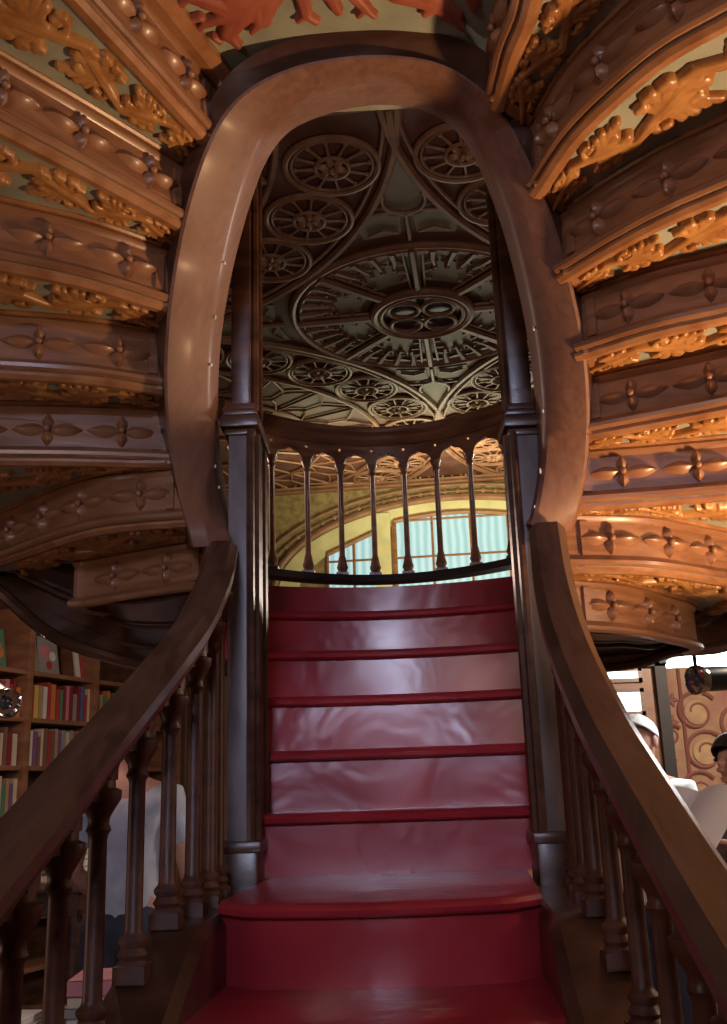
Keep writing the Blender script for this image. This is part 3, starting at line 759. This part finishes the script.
sm = MB(); sm.v = [tuple(vv[q]) for q in used]; sm.f = [tuple(rm[q] for q in f) for f in fs]; place(sm, 'leaf_carving', REDCARVE, br, ang=60)
bm_ = MB()
lc2 = [Vector((p.x, p.y, bz-.01)) for p in LC[-1]]; bm_.sweep([p+Vector((.035, -.012, 0)) for p in lc2], [(-.03, .01), (-.03, -.012), (0, -.02), (.03, -.012), (.03, .01)])
place(bm_, 'edge_moulding', MOULD, br, ang=25)

# landing undersides
def landing(name, A, B, label):
    Ac = catmull([PY(*q) for q in A], 30); Bc = catmull([PY(*q) for q in B], 30); Ac, _ = resample(Ac, 28); Bc, _ = resample(Bc, 28)
    root = empty(name, (Bc[14].x, Bc[14].y, Bc[14].z), label, 'stair underside')
    midc = [a.lerp(b, .5)+Vector((0, .10, .03)) for a, b in zip(Ac, Bc)]
    m = MB(); m.loft([Ac, midc, Bc, [p+Vector((0, .06, .05)) for p in Bc], [p+Vector((0, .12, .08)) for p in midc], [p+Vector((0, .08, .08)) for p in Ac]], closed=True)
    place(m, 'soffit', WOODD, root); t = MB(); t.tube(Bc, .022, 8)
    for q in (.35, .7): t.tube([a.lerp(b, q)+Vector((0, .07, .01)) for a, b in zip(Ac, Bc)], .008, 6)
    place(t, 'lip_moulding', WOODD, root)
landing('landing_underside', [(-60, 520, 3.25), (0, 552, 3.22), (82, 580, 3.2), (120, 604, 3.10), (200, 592, 3.0), (240, 560, 3.1)],
        [(-60, 545, 3.25), (0, 592, 3.3), (50, 634, 3.4), (110, 657, 3.55), (170, 668, 3.75), (245, 672, 3.9)], 'dark curved underside of the landing above the left bookcase')
landing('landing_underside', [(545, 560, 3.1), (584, 628, 3.25), (625, 634, 3.3), (668, 642, 3.4), (700, 612, 3.7), (727, 592, 3.7), (790, 560, 3.7)],
        [(545, 672, 3.9), (590, 668, 3.8), (640, 662, 3.7), (668, 652, 3.6), (700, 650, 3.8), (727, 646, 3.8), (790, 625, 3.8)], 'curved underside of the landing above the entrance door')

# ================================================================ LOWER BALUSTRADES
def baluster_mesh(h, r=.020):
    p = [(r*1.35, 0), (r*1.35, .03), (r*1.1, .036), (r*1.35, .044), (r*1.1, .052), (r*1.0, .056), (r*1.25, .064), (r*1.25, .070), (r*.9, .078), (r*.78, .086), (r*.76, h*.5), (r*.74, h-.126), (r*.8, h-.118),
         (r*1.05, h-.11), (r*.85, h-.10), (r*.9, h-.09), (r*1.3, h-.075), (r*1.75, h-.06), (r*1.8, h-.045), (r*1.3, h-.04), (r*1.2, h)]
    return p
def balus(side, rail_pts, label):
    """rail_pts: (px,py,depth,width)"""
    root = empty('stair_balustrade', (side*.45, 2.0, .9), label, 'balustrade', 'balustrades beside the red steps')
    P = [PY(*q[:3]) for q in rail_pts]; Wd = [q[3] for q in rail_pts]
    last = P[-1]-P[-2]; P.append(P[-1]+last.normalized()*.55); Wd.append(Wd[-1])
    P.append(P[-1]+Vector((last.x*.3, last.y, last.z)).normalized()*.35); Wd.append(Wd[-1])
    c = catmull(P, 64); d, L = resample(c, 60)
    ws = np.interp(np.linspace(0, 1, 60), np.linspace(0, 1, len(Wd)), Wd)
    prof = [(-.5, -.06), (-.5, .16), (-.30, .38), (.30, .38), (.5, .16), (.5, -.06), (.36, -.20), (.30, -.38), (-.30, -.38), (-.36, -.20)]
    r = MB(); r.sweep(d, prof, scale=list(ws), nrm=1); place(r, 'handrail', WOODR, root, ang=20)
    ap = MB(); 
    # string board under the balusters
    def zs(y):
        ks = sorted(Yk); return float(np.interp(y, [Yk[k] for k in ks], [Zk[k] for k in ks]))
    ys = np.linspace(2.74, .62, 40)
    def rx(y):
        q = sorted([(p.y, p.x, p.z) for p in d]); return float(np.interp(y, [a[0] for a in q], [a[1] for a in q])), float(np.interp(y, [a[0] for a in q], [a[2] for a in q]))
    def ztop_(y): return min(zs(y+.02)+.0, 1.20 if y > 2.1 else 9)
    sb = MB(); C1 = []; C2 = []; C3 = []; C4 = []; C5 = []; C6 = []
    for y in ys:
        x, _ = rx(y); z = ztop_(y); xin = float(np.interp(y, [1.9, 2.2, 2.6, 2.74], [-.058, -.045, -.03, 0]))+side*.335; xo = x+side*.045
        C1.append(Vector((xin, y, z-.02))); C2.append(Vector((xin+side*.02, y, z))); C3.append(Vector((xo-side*.015, y, z))); C4.append(Vector((xo, y, z-.02)))
        C5.append(Vector((xo, y, max(.0, z-.34)))); C6.append(Vector((xin, y, max(0, z-.34))))
    sb.loft([C1, C2, C3, C4, C5, C6], closed=True)
    sb.loft([[p+Vector((side*.006, 0, -.05)) for p in C4], [p+Vector((side*.006, 0, -.09)) for p in C4], [p+Vector((0, 0, -.09)) for p in C4], [p+Vector((0, 0, -.05)) for p in C4]], closed=True)
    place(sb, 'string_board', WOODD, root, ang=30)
    yb = 2.62; prev = None
    tops = []
    while yb > .75:
        x, zr = rx(yb); zb = ztop_(yb)
        h = zr-.032-zb
        m = MB().lathe((x, yb, zb), baluster_mesh(h, .021))
        m.box((x, yb, zb+.012), (.058, .058, .03)); m.box((x, yb, zb+h-.012), (.05, .05, .03))
        place(m, 'baluster', BALW, root, ang=40); tops.append((x, yb, zb+h)); yb -= .165
    ab = MB()
    for (x0, y0, z0), (x1, y1, z1) in zip(tops, tops[1:]):
        a, b = Vector((x0, y0, z0-.05)), Vector((x1, y1, z1-.05)); mid = (a+b)/2
        A_ = a+Vector((0, 0, .045)); B_ = b+Vector((0, 0, .045))
        lo = []; hi = []
        for i in range(13):
            t = i/12; lift = .065*(1-abs(2*t-1)**1.6); cusp = .010*math.sin(t*math.pi*4)
            lo.append(a.lerp(b, t)+Vector((0, 0, -.035+lift+cusp*.6))); hi.append(a.lerp(b, t)+Vector((0, 0, .062)))
        o1 = Vector((side*.012, 0, 0)); ab.loft([[p+o1 for p in lo], [p+o1 for p in hi], [p-o1 for p in hi], [p-o1 for p in lo]], closed=True)
    place(ab, 'arcade_rail', WOODD, root, ang=30)
    return root
balus(-1, [(222, 552, 2.70, .088), (214, 585, 2.50, .090), (192, 632, 2.26, .092), (152, 685, 2.02, .094), (98, 750, 1.78, .096), (35, 828, 1.52, .098), (-30, 905, 1.32, .10)],
      'dark wooden balustrade sloping down left of the red steps')
balus(1, [(547, 534, 2.70, .098), (555, 592, 2.46, .10), (571, 652, 2.20, .10), (602, 724, 1.92, .10), (648, 806, 1.64, .10), (702, 897, 1.42, .102), (760, 990, 1.22, .104)],
      'brown wooden balustrade sloping down right of the red steps, lit from the right')

# ================================================================ LANDING BALUSTRADE
lr = empty('landing_balustrade', (0, 4.0, Zk[13]), 'bowed gothic arcaded balustrade closing the landing at the top of the red steps', 'balustrade')
def LY(x): return 3.99-.95*x*x
xs = np.linspace(-.64, .64, 41)
zb = Zk[13]; ztop = PY(390, 436, 3.99).z
pthb = [Vector((x, LY(x), zb)) for x in xs]
m = MB(); m.sweep(pthb, [(-.04, 0), (.04, 0), (.045, .012), (.04, .028), (-.04, .028)]); place(m, 'base_rail', DARK, lr, ang=25)
m = MB(); m.sweep([Vector((x, LY(x), ztop)) for x in xs], [(-.045, -.030), (-.02, -.048), (.02, -.048), (.045, -.030), (.038, -.012), (.055, 0), (.055, .018), (.035, .030), (-.035, .030), (-.055, .018), (-.055, 0), (-.038, -.012)])
place(m, 'handrail', WOOD, lr, ang=25)
BS = .133; bx = [(-.049+BS*(i-4)) for i in range(10)]
zcap = PY(390, 466, 3.99).z
hb = zcap-(zb+.028)
for x in bx:
    y = LY(x); r = .015
    pr = [(r*1.7, 0), (r*1.7, .012), (r*1.2, .02), (r*1.6, .035), (r*1.3, .05), (r*1.0, .075), (r*.8, .085), (r*.75, hb*.9), (r*1.1, hb*.92), (r*.9, hb*.94), (r*1.5, hb*.98), (r*1.7, hb)]
    place(MB().lathe((x, y, zb+.028), pr, 10).box((x, y, zb+.034), (.05, .05, .014)), 'baluster', WOOD, lr)
ap = MB(); zt = ztop-.045
def zlo(x):
    i = min(range(len(bx)), key=lambda k: abs(bx[k]-x)); dd = abs(x-bx[i]); 
    if dd < .014: return zcap-.002
    t = min(1, (dd-.014)/(BS/2-.014))
    cus = .007*math.sin(t*math.pi*2.0)
    return zcap+.055*(1-(1-t)**1.9)**.9+cus*.8
px = []
for i, x in enumerate(bx):
    for dd in (-BS/2, -.052, -.043, -.034, -.026, -.02, -.0141, -.0139, -.005, .005, .0139, .0141, .02, .026, .034, .043, .052):
        px.append((x+dd, i))
for (xa, ia), (xb, ib) in zip(px, px[1:]):
    segs = []
    mid = (xa+xb)/2; hole = abs(mid-bx[ia]) < .004
    la, lb_ = zlo(xa), zlo(xb)
    if hole: segs = [((la, lb_), (zt-.028,)*2), ((zt-.012,)*2, (zt+.01,)*2)]
    else: segs = [((la, lb_), (zt+.01,)*2)]
    for (p0, p1), (q0, q1) in segs:
        v = []
        for off_ in (-.010, .010):
            v += [(xa, LY(xa)+off_, p0), (xb, LY(xb)+off_, p1), (xb, LY(xb)+off_, q1), (xa, LY(xa)+off_, q0)]
        ap.add(v, [(0, 1, 2, 3), (7, 6, 5, 4), (0, 4, 5, 1), (2, 6, 7, 3), (1, 5, 6, 2), (0, 3, 7, 4)])
place(ap, 'arcade_panel', WOOD, lr, smooth=False)

# ================================================================ GROUND FLOOR, LEFT: bookcase and books
bA = Vector((-2.62, 6.1, 0)); bdir = Vector((.42, 1.1, 0)).normalized(); bn = Vector((bdir.y, -bdir.x, 0))    # bn faces the stairs
bang = math.atan2(bdir.y, bdir.x)
def BK(s, dpt, z): return bA+bdir*s+bn*dpt+Vector((0, 0, z))
bc = empty('bookcase', bA+bdir*1.5, 'tall wooden bookcase full of books behind the left balustrade', 'bookcase')
def pixs(px, py):     # distance along the bookcase front where a column of the photo crosses it
    d = Vector(ray(px, py)); n = Vector((bdir.y, -bdir.x, 0)); q = bA+bn*.0; t = (q-Vector(EYE)).dot(n)/d.dot(n); return ((Vector(EYE)+d*t)-bA).dot(bdir)
ups = [pixs(-60, 720), pixs(28, 720), pixs(96, 700), pixs(96, 700)+1.1]
shelfz = [.12, .43, .74, 1.05, 1.36, 1.67, 1.98, 2.29, 2.75]
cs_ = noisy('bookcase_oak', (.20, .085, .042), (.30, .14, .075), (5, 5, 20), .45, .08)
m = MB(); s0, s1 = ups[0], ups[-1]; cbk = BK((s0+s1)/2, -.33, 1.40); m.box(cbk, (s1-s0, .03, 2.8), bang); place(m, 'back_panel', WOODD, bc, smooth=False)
for s in ups: place(MB().box(BK(s, -.16, 1.4), (.055, .33, 2.8), bang, bev=.004), 'upright', cs_, bc)
for z in shelfz: place(MB().box(BK((s0+s1)/2, -.165, z-.015), (s1-s0, .31, .03), bang, bev=.003), 'shelf', cs_, bc)
place(MB().box(BK((s0+s1)/2, -.14, 2.84), (s1-s0+.1, .40, .09), bang, bev=.01), 'cornice', cs_, bc)
BC = {'red': (.42, .05, .05), 'dark red': (.25, .03, .04), 'orange': (.60, .20, .06), 'yellow': (.65, .45, .10), 'cream': (.62, .52, .38), 'pink': (.58, .22, .26), 'brown': (.22, .11, .07), 'blue': (.10, .14, .32),
      'grey': (.30, .28, .28), 'white': (.68, .65, .6), 'green': (.10, .24, .14), 'black': (.04, .035, .04), 'purple': (.22, .10, .22), 'tan': (.42, .28, .18)}
def book(name, c, sz, rz, colr, label, group, cat='book', lean=0, lie=False):
    """c: centre of the bottom; sz: (thick, deep, high); a case around a page block"""
    t, dp, h = sz; root = empty(name, c, label, cat, group); root.rotation_euler = (0, lean, rz)
    cm = cmat('cover_'+colr.replace(' ', '_'), BC[colr]); m = MB(); k = .003
    if lie:
        m.box((0, 0, h-k/2), (t, dp, k)); m.box((0, 0, k/2), (t, dp, k)); m.box((0, -dp/2+k/2, h/2), (t, k, h))
        p = MB().box((0, .003, h/2), (t-.008, dp-.008, h-2*k))
    else:
        m.box((-t/2+k/2, 0, h/2), (k, dp, h)); m.box((t/2-k/2, 0, h/2), (k, dp, h)); m.box((0, -dp/2+k/2, h/2), (t, k, h), bev=.001)
        p = MB().box((0, .003, h/2), (t-2*k, dp-.008, h-.008))
    o = m.build('cover', cm, None, smooth=False); o.parent = root; o = p.build('pages', WHITEP, None, smooth=False); o.parent = root
    return root
names = list(BC); seen = set()
wts = {'red': 5, 'dark red': 3, 'orange': 4, 'cream': 3, 'pink': 5, 'brown': 3, 'yellow': 2, 'tan': 4, 'purple': 2, 'grey': 2, 'white': 2, 'blue': 2, 'green': 1, 'black': 1}
ordn = {1.36: 'lowest visible', 1.67: 'third', 1.98: 'second'}
rowname = {1.36: 'fourth shelf', 1.67: 'third shelf', 1.98: 'second shelf', 2.29: 'top shelf'}
rb = random.Random(11)
for z in (1.98, 1.67, 1.36):
    for bay in range(3):
        s = ups[bay]+.05; e = ups[bay+1]-.05
        if bay == 0: s = max(s, pixs(-12, 740))
        if bay == 2: e = min(e, pixs(140, 690))
        if z == 1.36 and bay > 0: continue
        if z == 1.36: e = min(e, pixs(30, 800))
        if z == 1.67 and bay == 2: continue
        if z == 1.67 and bay == 1: e = min(e, pixs(84, 740))
        pr = None; run = []
        while s < e:
            th = rb.uniform(.026, .048); hh_ = rb.uniform(.19, .25); dp = .17; run.append((s+th/2, th, hh_)); s += th+.003
        cols = []
        for i in range(len(run)+2):
            while True:
                c = rb.choices(names, [wts[n_] for n_ in names])[0]
                if cols and c == cols[-1]: continue
                if len(cols) >= 2 and (z, cols[-2], cols[-1], c) in seen: continue
                if len(cols) >= 2: seen.add((z, cols[-2], cols[-1], c))
                cols.append(c); break
        for i, (sc_, th, hh_) in enumerate(run):
            l = f'{cols[i+1]} spine book on the bookcase {rowname[z]}'
            if i == 0: l += f', beside the {["far left","left","right"][bay]} upright and {cols[2]}'
            elif i == len(run)-1: l += f' at row end, beside {cols[i]}, {["left","middle","right"][bay]} bay'
            else: l += f', between {cols[i]} and {cols[i+2]}, {["left","middle","right"][bay]} bay'
            book('book', BK(sc_, -.035-dp/2, z+.0), (th, dp, hh_), bang, cols[i+1], l, 'books on the left bookcase')
# books shown face out on the top shelf
def faceout(pxa, pxb, colr, deco, label):
    s = (pixs(pxa, 660)+pixs(pxb, 660))/2; wd = abs(pixs(pxb, 660)-pixs(pxa, 660)); 
    root = empty('display_book', BK(s, -.10, 2.29), label, 'book', 'books shown face out on the top shelf'); root.rotation_euler = (0, 0, bang)
    hgt = .27
    o = MB().box((0, 0, hgt/2), (wd, .02, hgt), bev=.002).build('cover', cmat('cover_'+colr.replace(' ', '_'), BC[colr]), None); o.parent = root; o.rotation_euler = (math.radians(-10), 0, 0)
    for (u, v, rad, cn) in deco:
        m = MB(); m.tube([(u*wd, -.0105, v*hgt), (u*wd, -.0125, v*hgt)], rad, 14); q = m.build('cover_picture', cmat('cover_'+cn.replace(' ', '_'), BC[cn]), None); q.parent = o
faceout(-8, 18, 'green', [(.15, .55, .045, 'pink'), (.25, .40, .04, 'orange'), (.1, .72, .03, 'white')], 'green picture book standing face out on the top shelf, far left')
faceout(33, 50, 'tan', [(.1, .4, .03, 'white'), (-.15, .6, .03, 'brown')], 'tan picture book face out on the top shelf, middle bay')
faceout(51, 71, 'grey', [(-.15, .6, .05, 'pink'), (.2, .5, .035, 'white'), (0, .25, .03, 'red')], 'grey and pink picture book face out beside the tan one on the top shelf')
faceout(88, 92, 'white', [], 'narrow white book on the top shelf near the right upright')
faceout(93, 96.5, 'red', [], 'narrow red book beside the white one on the top shelf')
faceout(102, 108, 'white', [(.0, .5, .03, 'pink')], 'white book standing just past the right upright on the top shelf')

# display table with stacks
def table(loc, sz, label, h=.78):
    root = empty('display_table', (*loc, 0), label, 'table'); 
    o = MB().box((0, 0, h-.02), (sz[0], sz[1], .04), bev=.006).build('tabletop', WOODD, None); o.parent = root
    o = MB().box((0, 0, h-.09), (sz[0]-.1, sz[1]-.1, .10)).build('apron', WOODD, None, smooth=False); o.parent = root
    for sx in (-1, 1):
        for sy in (-1, 1):
            o = MB().lathe((sx*(sz[0]/2-.07), sy*(sz[1]/2-.07), 0), [(.03, 0), (.035, .05), (.022, .10), (.03, .3), (.035, .5), (.024, .58), (.036, h-.14)], 10).build('leg', WOODD, None); o.parent = root
tp = PY(30, 1003, 3.3); th_ = tp.z-.10
table((tp.x-.05, 3.35), (1.0, .95), 'low dark display table behind the left balustrade', h=th_)
def stack(cx, cy, z, cols, label, w_=.20, d_=.27, rz0=0):
    for i, (c, t) in enumerate(cols):
        pos = 'topmost of' if i == len(cols)-1 else ('lowest of' if i == 0 else f'{["second","third","fourth","fifth"][i-1]} from the bottom of')
        book('book', (cx+rb.uniform(-.01, .01), cy+rb.uniform(-.01, .01), z), (w_, d_, t), rz0+rb.uniform(-.12, .12), c, f'{c} book lying {pos} {label}', 'books stacked on the display table', lie=True); z += t+.001
stack(tp.x-.12, 3.15, th_, [('grey', .02), ('red', .022), ('cream', .025), ('white', .018)], 'the wide stack at the lower left', .34, .26)
q = PY(100, 990, 3.35); stack(q.x, 3.38, th_, [('black', .03), ('white', .025), ('grey', .03), ('cream', .03), ('pink', .045)], 'the taller stack in the left gaps', .17, .22)
tp2 = PY(67, 880, 4.85)
table((tp2.x-.25, 5.0), (.8, .7), 'dark display table farther back on the left', h=tp2.z)
stack(tp2.x, 4.85, tp2.z, [('cream', .03), ('grey', .025), ('white', .03), ('tan', .025), ('cream', .03)], 'the small stack in front of the bookcase', .17, .2)
m = MB().lathe((0, 0, 0), [(.02, 0), (.035, .01), (.040, .035), (.030, .062), (.012, .07)], 12)
o = m.build('ornament', cmat('cover_red', BC['red'])); o.location = (tp2.x+.0, 4.85, tp2.z+.145)
tag(o, 'small round red ornament on top of the pale book stack', 'ornament')

# spotlights
def spotlight(name, c, aim, label, r=.06, L=.2, arm=None):
    root = empty(name, c, label, 'lamp', 'black ceiling spotlights'); dr = (Vector(aim)-Vector(c)).normalized(); q = dr.to_track_quat('Z', 'Y')
    for nm, mt, mb in (('housing', BLACK, MB().lathe((0, 0, 0), [(r*.5, -L), (r*.95, -L+.01), (r, -L+.02), (r, -.01)], 20)),
                       ('rim', CHROME, MB().lathe((0, 0, 0), [(r*1.05, -.03), (r*1.2, -.01), (r*1.2, .015), (r*1.0, .02), (r*.9, 0)], 20)),
                       ('bulb', DGLASS, MB().ball((0, 0, -.01), (r*.62, r*.62, .02), 14, 6))):
        o = mb.build(nm, mt, None); o.parent = root; o.rotation_euler = q.to_euler()
    o = MB().tube([(0, 0, 0), arm or (0, 0, 3.2-c[2])], .008 if arm is None else .018, 6).build('hanger', BLACK, None); o.parent = root; o.location = (0, 0, .02)
c = PY(697, 680, 4.0); spotlight('spotlight', c, (c.x-.8, c.y-.35, c.z-.05), 'black cylindrical spotlight with a chrome rim at the right edge', .048, .2)
c = PY(6, 703, 3.6); spotlight('spotlight', c, (c.x+.5, c.y-.6, c.z-.25), 'black spotlight with a shiny rim at the left edge', .045, .2, arm=(-.6, .05, .12))
fx = empty('strip_light', PY(705, 660, 4.6), 'bright white strip light under the flight at the right edge', 'lamp')
o = MB().box((.30, 0, 0), (.85, .40, .018), bev=.004).build('diffuser', TUBE, None); o.parent = fx
o = MB().box((.30, 0, .04), (.90, .44, .05), bev=.006).build('housing', BLACK, None); o.parent = fx

# ================================================================ PEOPLE
def skinned(name, V, E, R, m, parent, root=0, sub=2, extra=None, loc=None):
    me = bpy.data.meshes.new(name); me.from_pydata(V, E, []); ob = bpy.data.objects.new(name, me); COL.objects.link(ob)
    sk = ob.modifiers.new('skin', 'SKIN'); sk.use_smooth_shade = True
    for i, sv in enumerate(me.skin_vertices[0].data):
        r = R[i]; sv.radius = r if hasattr(r, '__len__') else (r, r); sv.use_root = (i == root)
    s2 = ob.modifiers.new('sub', 'SUBSURF'); s2.levels = sub; s2.render_levels = sub
    dg = bpy.context.evaluated_depsgraph_get(); nm = bpy.data.meshes.new_from_object(ob.evaluated_get(dg))
    bpy.data.objects.remove(ob)
    if extra:
        bm = bmesh.new(); bm.from_mesh(nm); mm = bpy.data.meshes.new('x'); mm.from_pydata(extra.v, [], extra.f); bm.from_mesh(mm); bmesh.ops.recalc_face_normals(bm, faces=bm.faces[:]); bm.to_mesh(nm); bm.free()
    nm.materials.clear(); nm.materials.append(m); nm.shade_smooth(); nm.name = name
    ob = bpy.data.objects.new(name, nm); COL.objects.link(ob); ob.parent = parent; return ob
def person(loc, rz, hgt, label, shirt, trouser, hair, arms, bald=False, headtilt=0.0, bulk=1.0):
    """faces local -Y. arms: {side: (elbow, wrist, fingerdir)} in local metres for a 1.75 m body"""
    root = empty('person', loc, label, 'person'); root.rotation_euler = (0, 0, rz); k = hgt/1.75; root.scale = (k, k, k)
    V = [(0, 0, .95), (0, -.01, 1.12), (0, 0, 1.30), (0, 0, 1.42), (0, .005, 1.50), (0, -.02-headtilt, 1.56), (0, -.03-headtilt*1.4, 1.64), (0, -.02-headtilt*1.5, 1.70)]
    R = [(.15, .12), (.14, .105), (.165, .12), (.12, .09), (.055, .058), (.065, .075), (.078, .095), (.062, .075)]
    E = [(0, 1), (1, 2), (2, 3), (3, 4), (4, 5), (5, 6), (6, 7)]
    def add(p, r, j): V.append(tuple(p)); R.append(r); E.append((j, len(V)-1)); return len(V)-1
    hands = []
    for s in (-1, 1):
        a = add((s*.10, 0, .88), .085, 0); a = add((s*.11, -.01, .50), .058, a); a = add((s*.11, .01, .28), .05, a); a = add((s*.11, .02, .09), .036, a); a = add((s*.115, -.10, .035), .034, a); add((s*.12, -.16, .025), .024, a)
        el, wr, fd = arms[s]
        sh = add((s*.18, 0, 1.405), .058, 3); el_ = add(el, .041, sh); md = add(tuple(Vector(el).lerp(Vector(wr), .45)), .038, el_); w0 = add(wr, .025, md)
        fd = Vector(fd).normalized(); wv = Vector(wr); palm = wv+fd*.055; pc = add(tuple(palm), (.034, .018), w0)
        side_ = fd.cross(Vector((0, 0, 1)) if abs(fd.z) < .8 else Vector((0, 1, 0))).normalized(); bend = side_.cross(fd).normalized()
        for q, ln in ((-.027, .062), (-.009, .075), (.009, .070), (.027, .055)):
            b = add(tuple(palm+fd*.032+side_*q), .0095, pc); b = add(tuple(palm+fd*(.032+ln*.5)+side_*q*1.1-bend*.008*s), .0085, b); add(tuple(palm+fd*(.032+ln*.85)+side_*q*1.1-bend*.028*s), .007, b)
        b = add(tuple(wv+fd*.03-side_*.032*s), .010, w0); add(tuple(wv+fd*.065-side_*.055*s), .008, b)
    # face
    hx, hy, hz = V[6]; ex = MB(); ex.leaf((0, hy-.085, hz+.012), (0, -.35, -1), (0, -1, .1), .05, .017, .022); ex.ball((0, hy-.107, hz-.035), (.015, .013, .011), 8, 6)
    for s in (-1, 1): ex.ball((s*.078, hy+.012, hz-.012), (.012, .020, .030), 8, 6)
    ex.ball((0, hy-.086, hz-.066), (.024, .010, .006), 8, 4); ex.ball((0, hy-.084, hz-.076), (.020, .010, .007), 8, 4); ex.ball((0, hy-.075, hz-.105), (.025, .018, .016), 8, 5)
    skinned('body', V, E, R, SKINM, root, 0, 2, ex)
    ey = MB()
    for s in (-1, 1): ey.ball((s*.032, hy-.083, hz+.003), (.013, .008, .008), 8, 6)
    o = ey.build('eyes', BLACK, None); o.parent = root
    # clothes
    V2 = [(0, 0, .86), (0, -.01, 1.12), (0, 0, 1.30), (0, 0, 1.425), (0, .004, 1.478)]; R2 = [(.182*bulk, .150*bulk), (.160*bulk, .128*bulk), (.182, .138), (.130, .105), (.078, .080)]; E2 = [(0, 1), (1, 2), (2, 3), (3, 4)]
    for s in (-1, 1):
        el = Vector(arms[s][0]); sh = Vector((s*.18, 0, 1.405)); V2.append(tuple(sh)); R2.append(.072); i = len(V2)-1; E2.append((3, i)); V2.append(tuple(sh.lerp(el, .75))); R2.append(.060); E2.append((i, i+1))
    skinned('shirt', V2, E2, R2, shirt, root, 0, 2)
    V3 = [(0, 0, .96), (0, 0, 1.06)]; R3 = [(.168, .140), (.155, .125)]; E3 = [(0, 1)]
    for s in (-1, 1):
        j = 0
        for p, r in (((s*.10, 0, .86), .103), ((s*.11, -.01, .50), .077), ((s*.11, .01, .28), .066), ((s*.11, .02, .08), .062)):
            V3.append(p); R3.append(r); E3.append((j, len(V3)-1)); j = len(V3)-1
    skinned('trousers', V3, E3, R3, trouser, root, 0, 2)
    hm = MB(); n_, mm_ = 20, 10; vs = []; fs = []
    for i in range(mm_+1):
        ph = math.pi/2*(1-i/mm_*1.25)
        for q in range(n_):
            a = 2*math.pi*q/n_; back = .5+.5*math.sin(a); cut = -.55+1.05*(1-back) if not bald else (-.45+1.15*(1-back)); p2 = max(ph, cut*1.0) if i else math.pi/2
            vs.append((.089*math.cos(p2)*math.cos(a), hy+.0+.108*math.cos(p2)*math.sin(a), hz+.012+.098*math.sin(p2)))
    for i in range(mm_):
        for q in range(n_): fs.append((i*n_+q, i*n_+(q+1) % n_, (i+1)*n_+(q+1) % n_, (i+1)*n_+q))
    hm.add(vs, fs); o = hm.build('hair', hair, None); o.parent = root
    so = o.modifiers.new('solid', 'SOLIDIFY'); so.thickness = .006
    tx = bpy.data.textures.new('hair_noise', 'CLOUDS'); tx.noise_scale = .03; dm = o.modifiers.new('tuft', 'DISPLACE'); dm.texture = tx; dm.strength = .012; dm.mid_level = .4; dm.texture_coords = 'LOCAL'
    for s in (-1, 1):
        m = MB(); m.ball((s*.118, -.07, .04), (.048, .13, .045), 12, 8); m.box((s*.118, -.07, .012), (.085, .24, .024), bev=.008); o = m.build('shoe', BLACK, None); o.parent = root
    return root
DENIM = noisy('dark_trousers', (.03, .035, .05), (.05, .055, .08), (20, 20, 20), .8, .1)
TEE = noisy('blue_grey_tshirt', (.36, .38, .44), (.50, .52, .58), (6, 6, 6), .8, .3, nscale=2)
WHITES = noisy('white_shirt', (.72, .70, .66), (.82, .80, .76), (6, 6, 6), .8, .2)
DARKS = noisy('dark_shirt', (.10, .07, .07), (.16, .11, .10), (6, 6, 6), .8, .2)
RS = noisy('red_shirt', (.45, .06, .06), (.55, .09, .08), (6, 6, 6), .8, .2)
pp = PY(130, 780, 4.4)
person((pp.x, 4.4, 0), math.radians(172), 1.80, 'person in a grey-blue t-shirt standing with back turned behind the left balustrade', TEE, DENIM, HAIRD,
       {-1: ((-.25, -.02, 1.13), (-.20, -.22, .98), (.2, -1, -.1)), 1: ((.25, -.02, 1.13), (.20, -.22, .98), (-.2, -1, -.1))})
pp = PY(645, 780, 4.7)
person((pp.x, 4.7, 0), math.radians(-40), 1.74, 'person with brightly lit hair and white shirt standing behind the right handrail', WHITES, DENIM, HAIR_LIT,
       {-1: ((-.24, .0, 1.13), (-.2, -.2, 1.0), (.2, -1, 0)), 1: ((.24, .0, 1.13), (.2, -.2, 1.0), (-.2, -1, 0))}, bald=True)
pp = PY(742, 770, 3.75)
P3 = person((pp.x+.02, 3.75, 0), math.radians(-55), 1.61, 'dark-haired person at the right edge reading white papers', DARKS, DENIM, HAIRD,
       {-1: ((-.27, -.08, 1.17), (-.15, -.30, 1.33), (.3, -1, .35)), 1: ((.27, -.08, 1.17), (.15, -.30, 1.33), (-.3, -1, .35))}, headtilt=.02)
pm = MB()
for s in (-1, 1):
    vs = []
    for i in range(6):
        t = i/5; 
        for z in (0, 1): vs.append((s*.19*t, -.03*math.sin(t*3)*1, -.12+z*.27))
    pm.add(vs+[(v[0], v[1]+.004, v[2]) for v in vs], [(2*i, 2*i+2, 2*i+3, 2*i+1) for i in range(5)]+[(12+2*i, 12+2*i+1, 12+2*i+3, 12+2*i+2) for i in range(5)])
pr_ = P3.matrix_basis
o = pm.build('open_booklet', WHITEP); kk = 1.61/1.75
lp = Matrix.Rotation(math.radians(-55), 4, 'Z') @ Vector((0, -.42*kk, 1.42*kk)); o.location = Vector((pp.x+.02, 3.75, 0))+lp; o.rotation_euler = (math.radians(-48), 0, math.radians(-55))
tag(o, 'open white booklet held by the dark-haired person at the right edge', 'booklet')
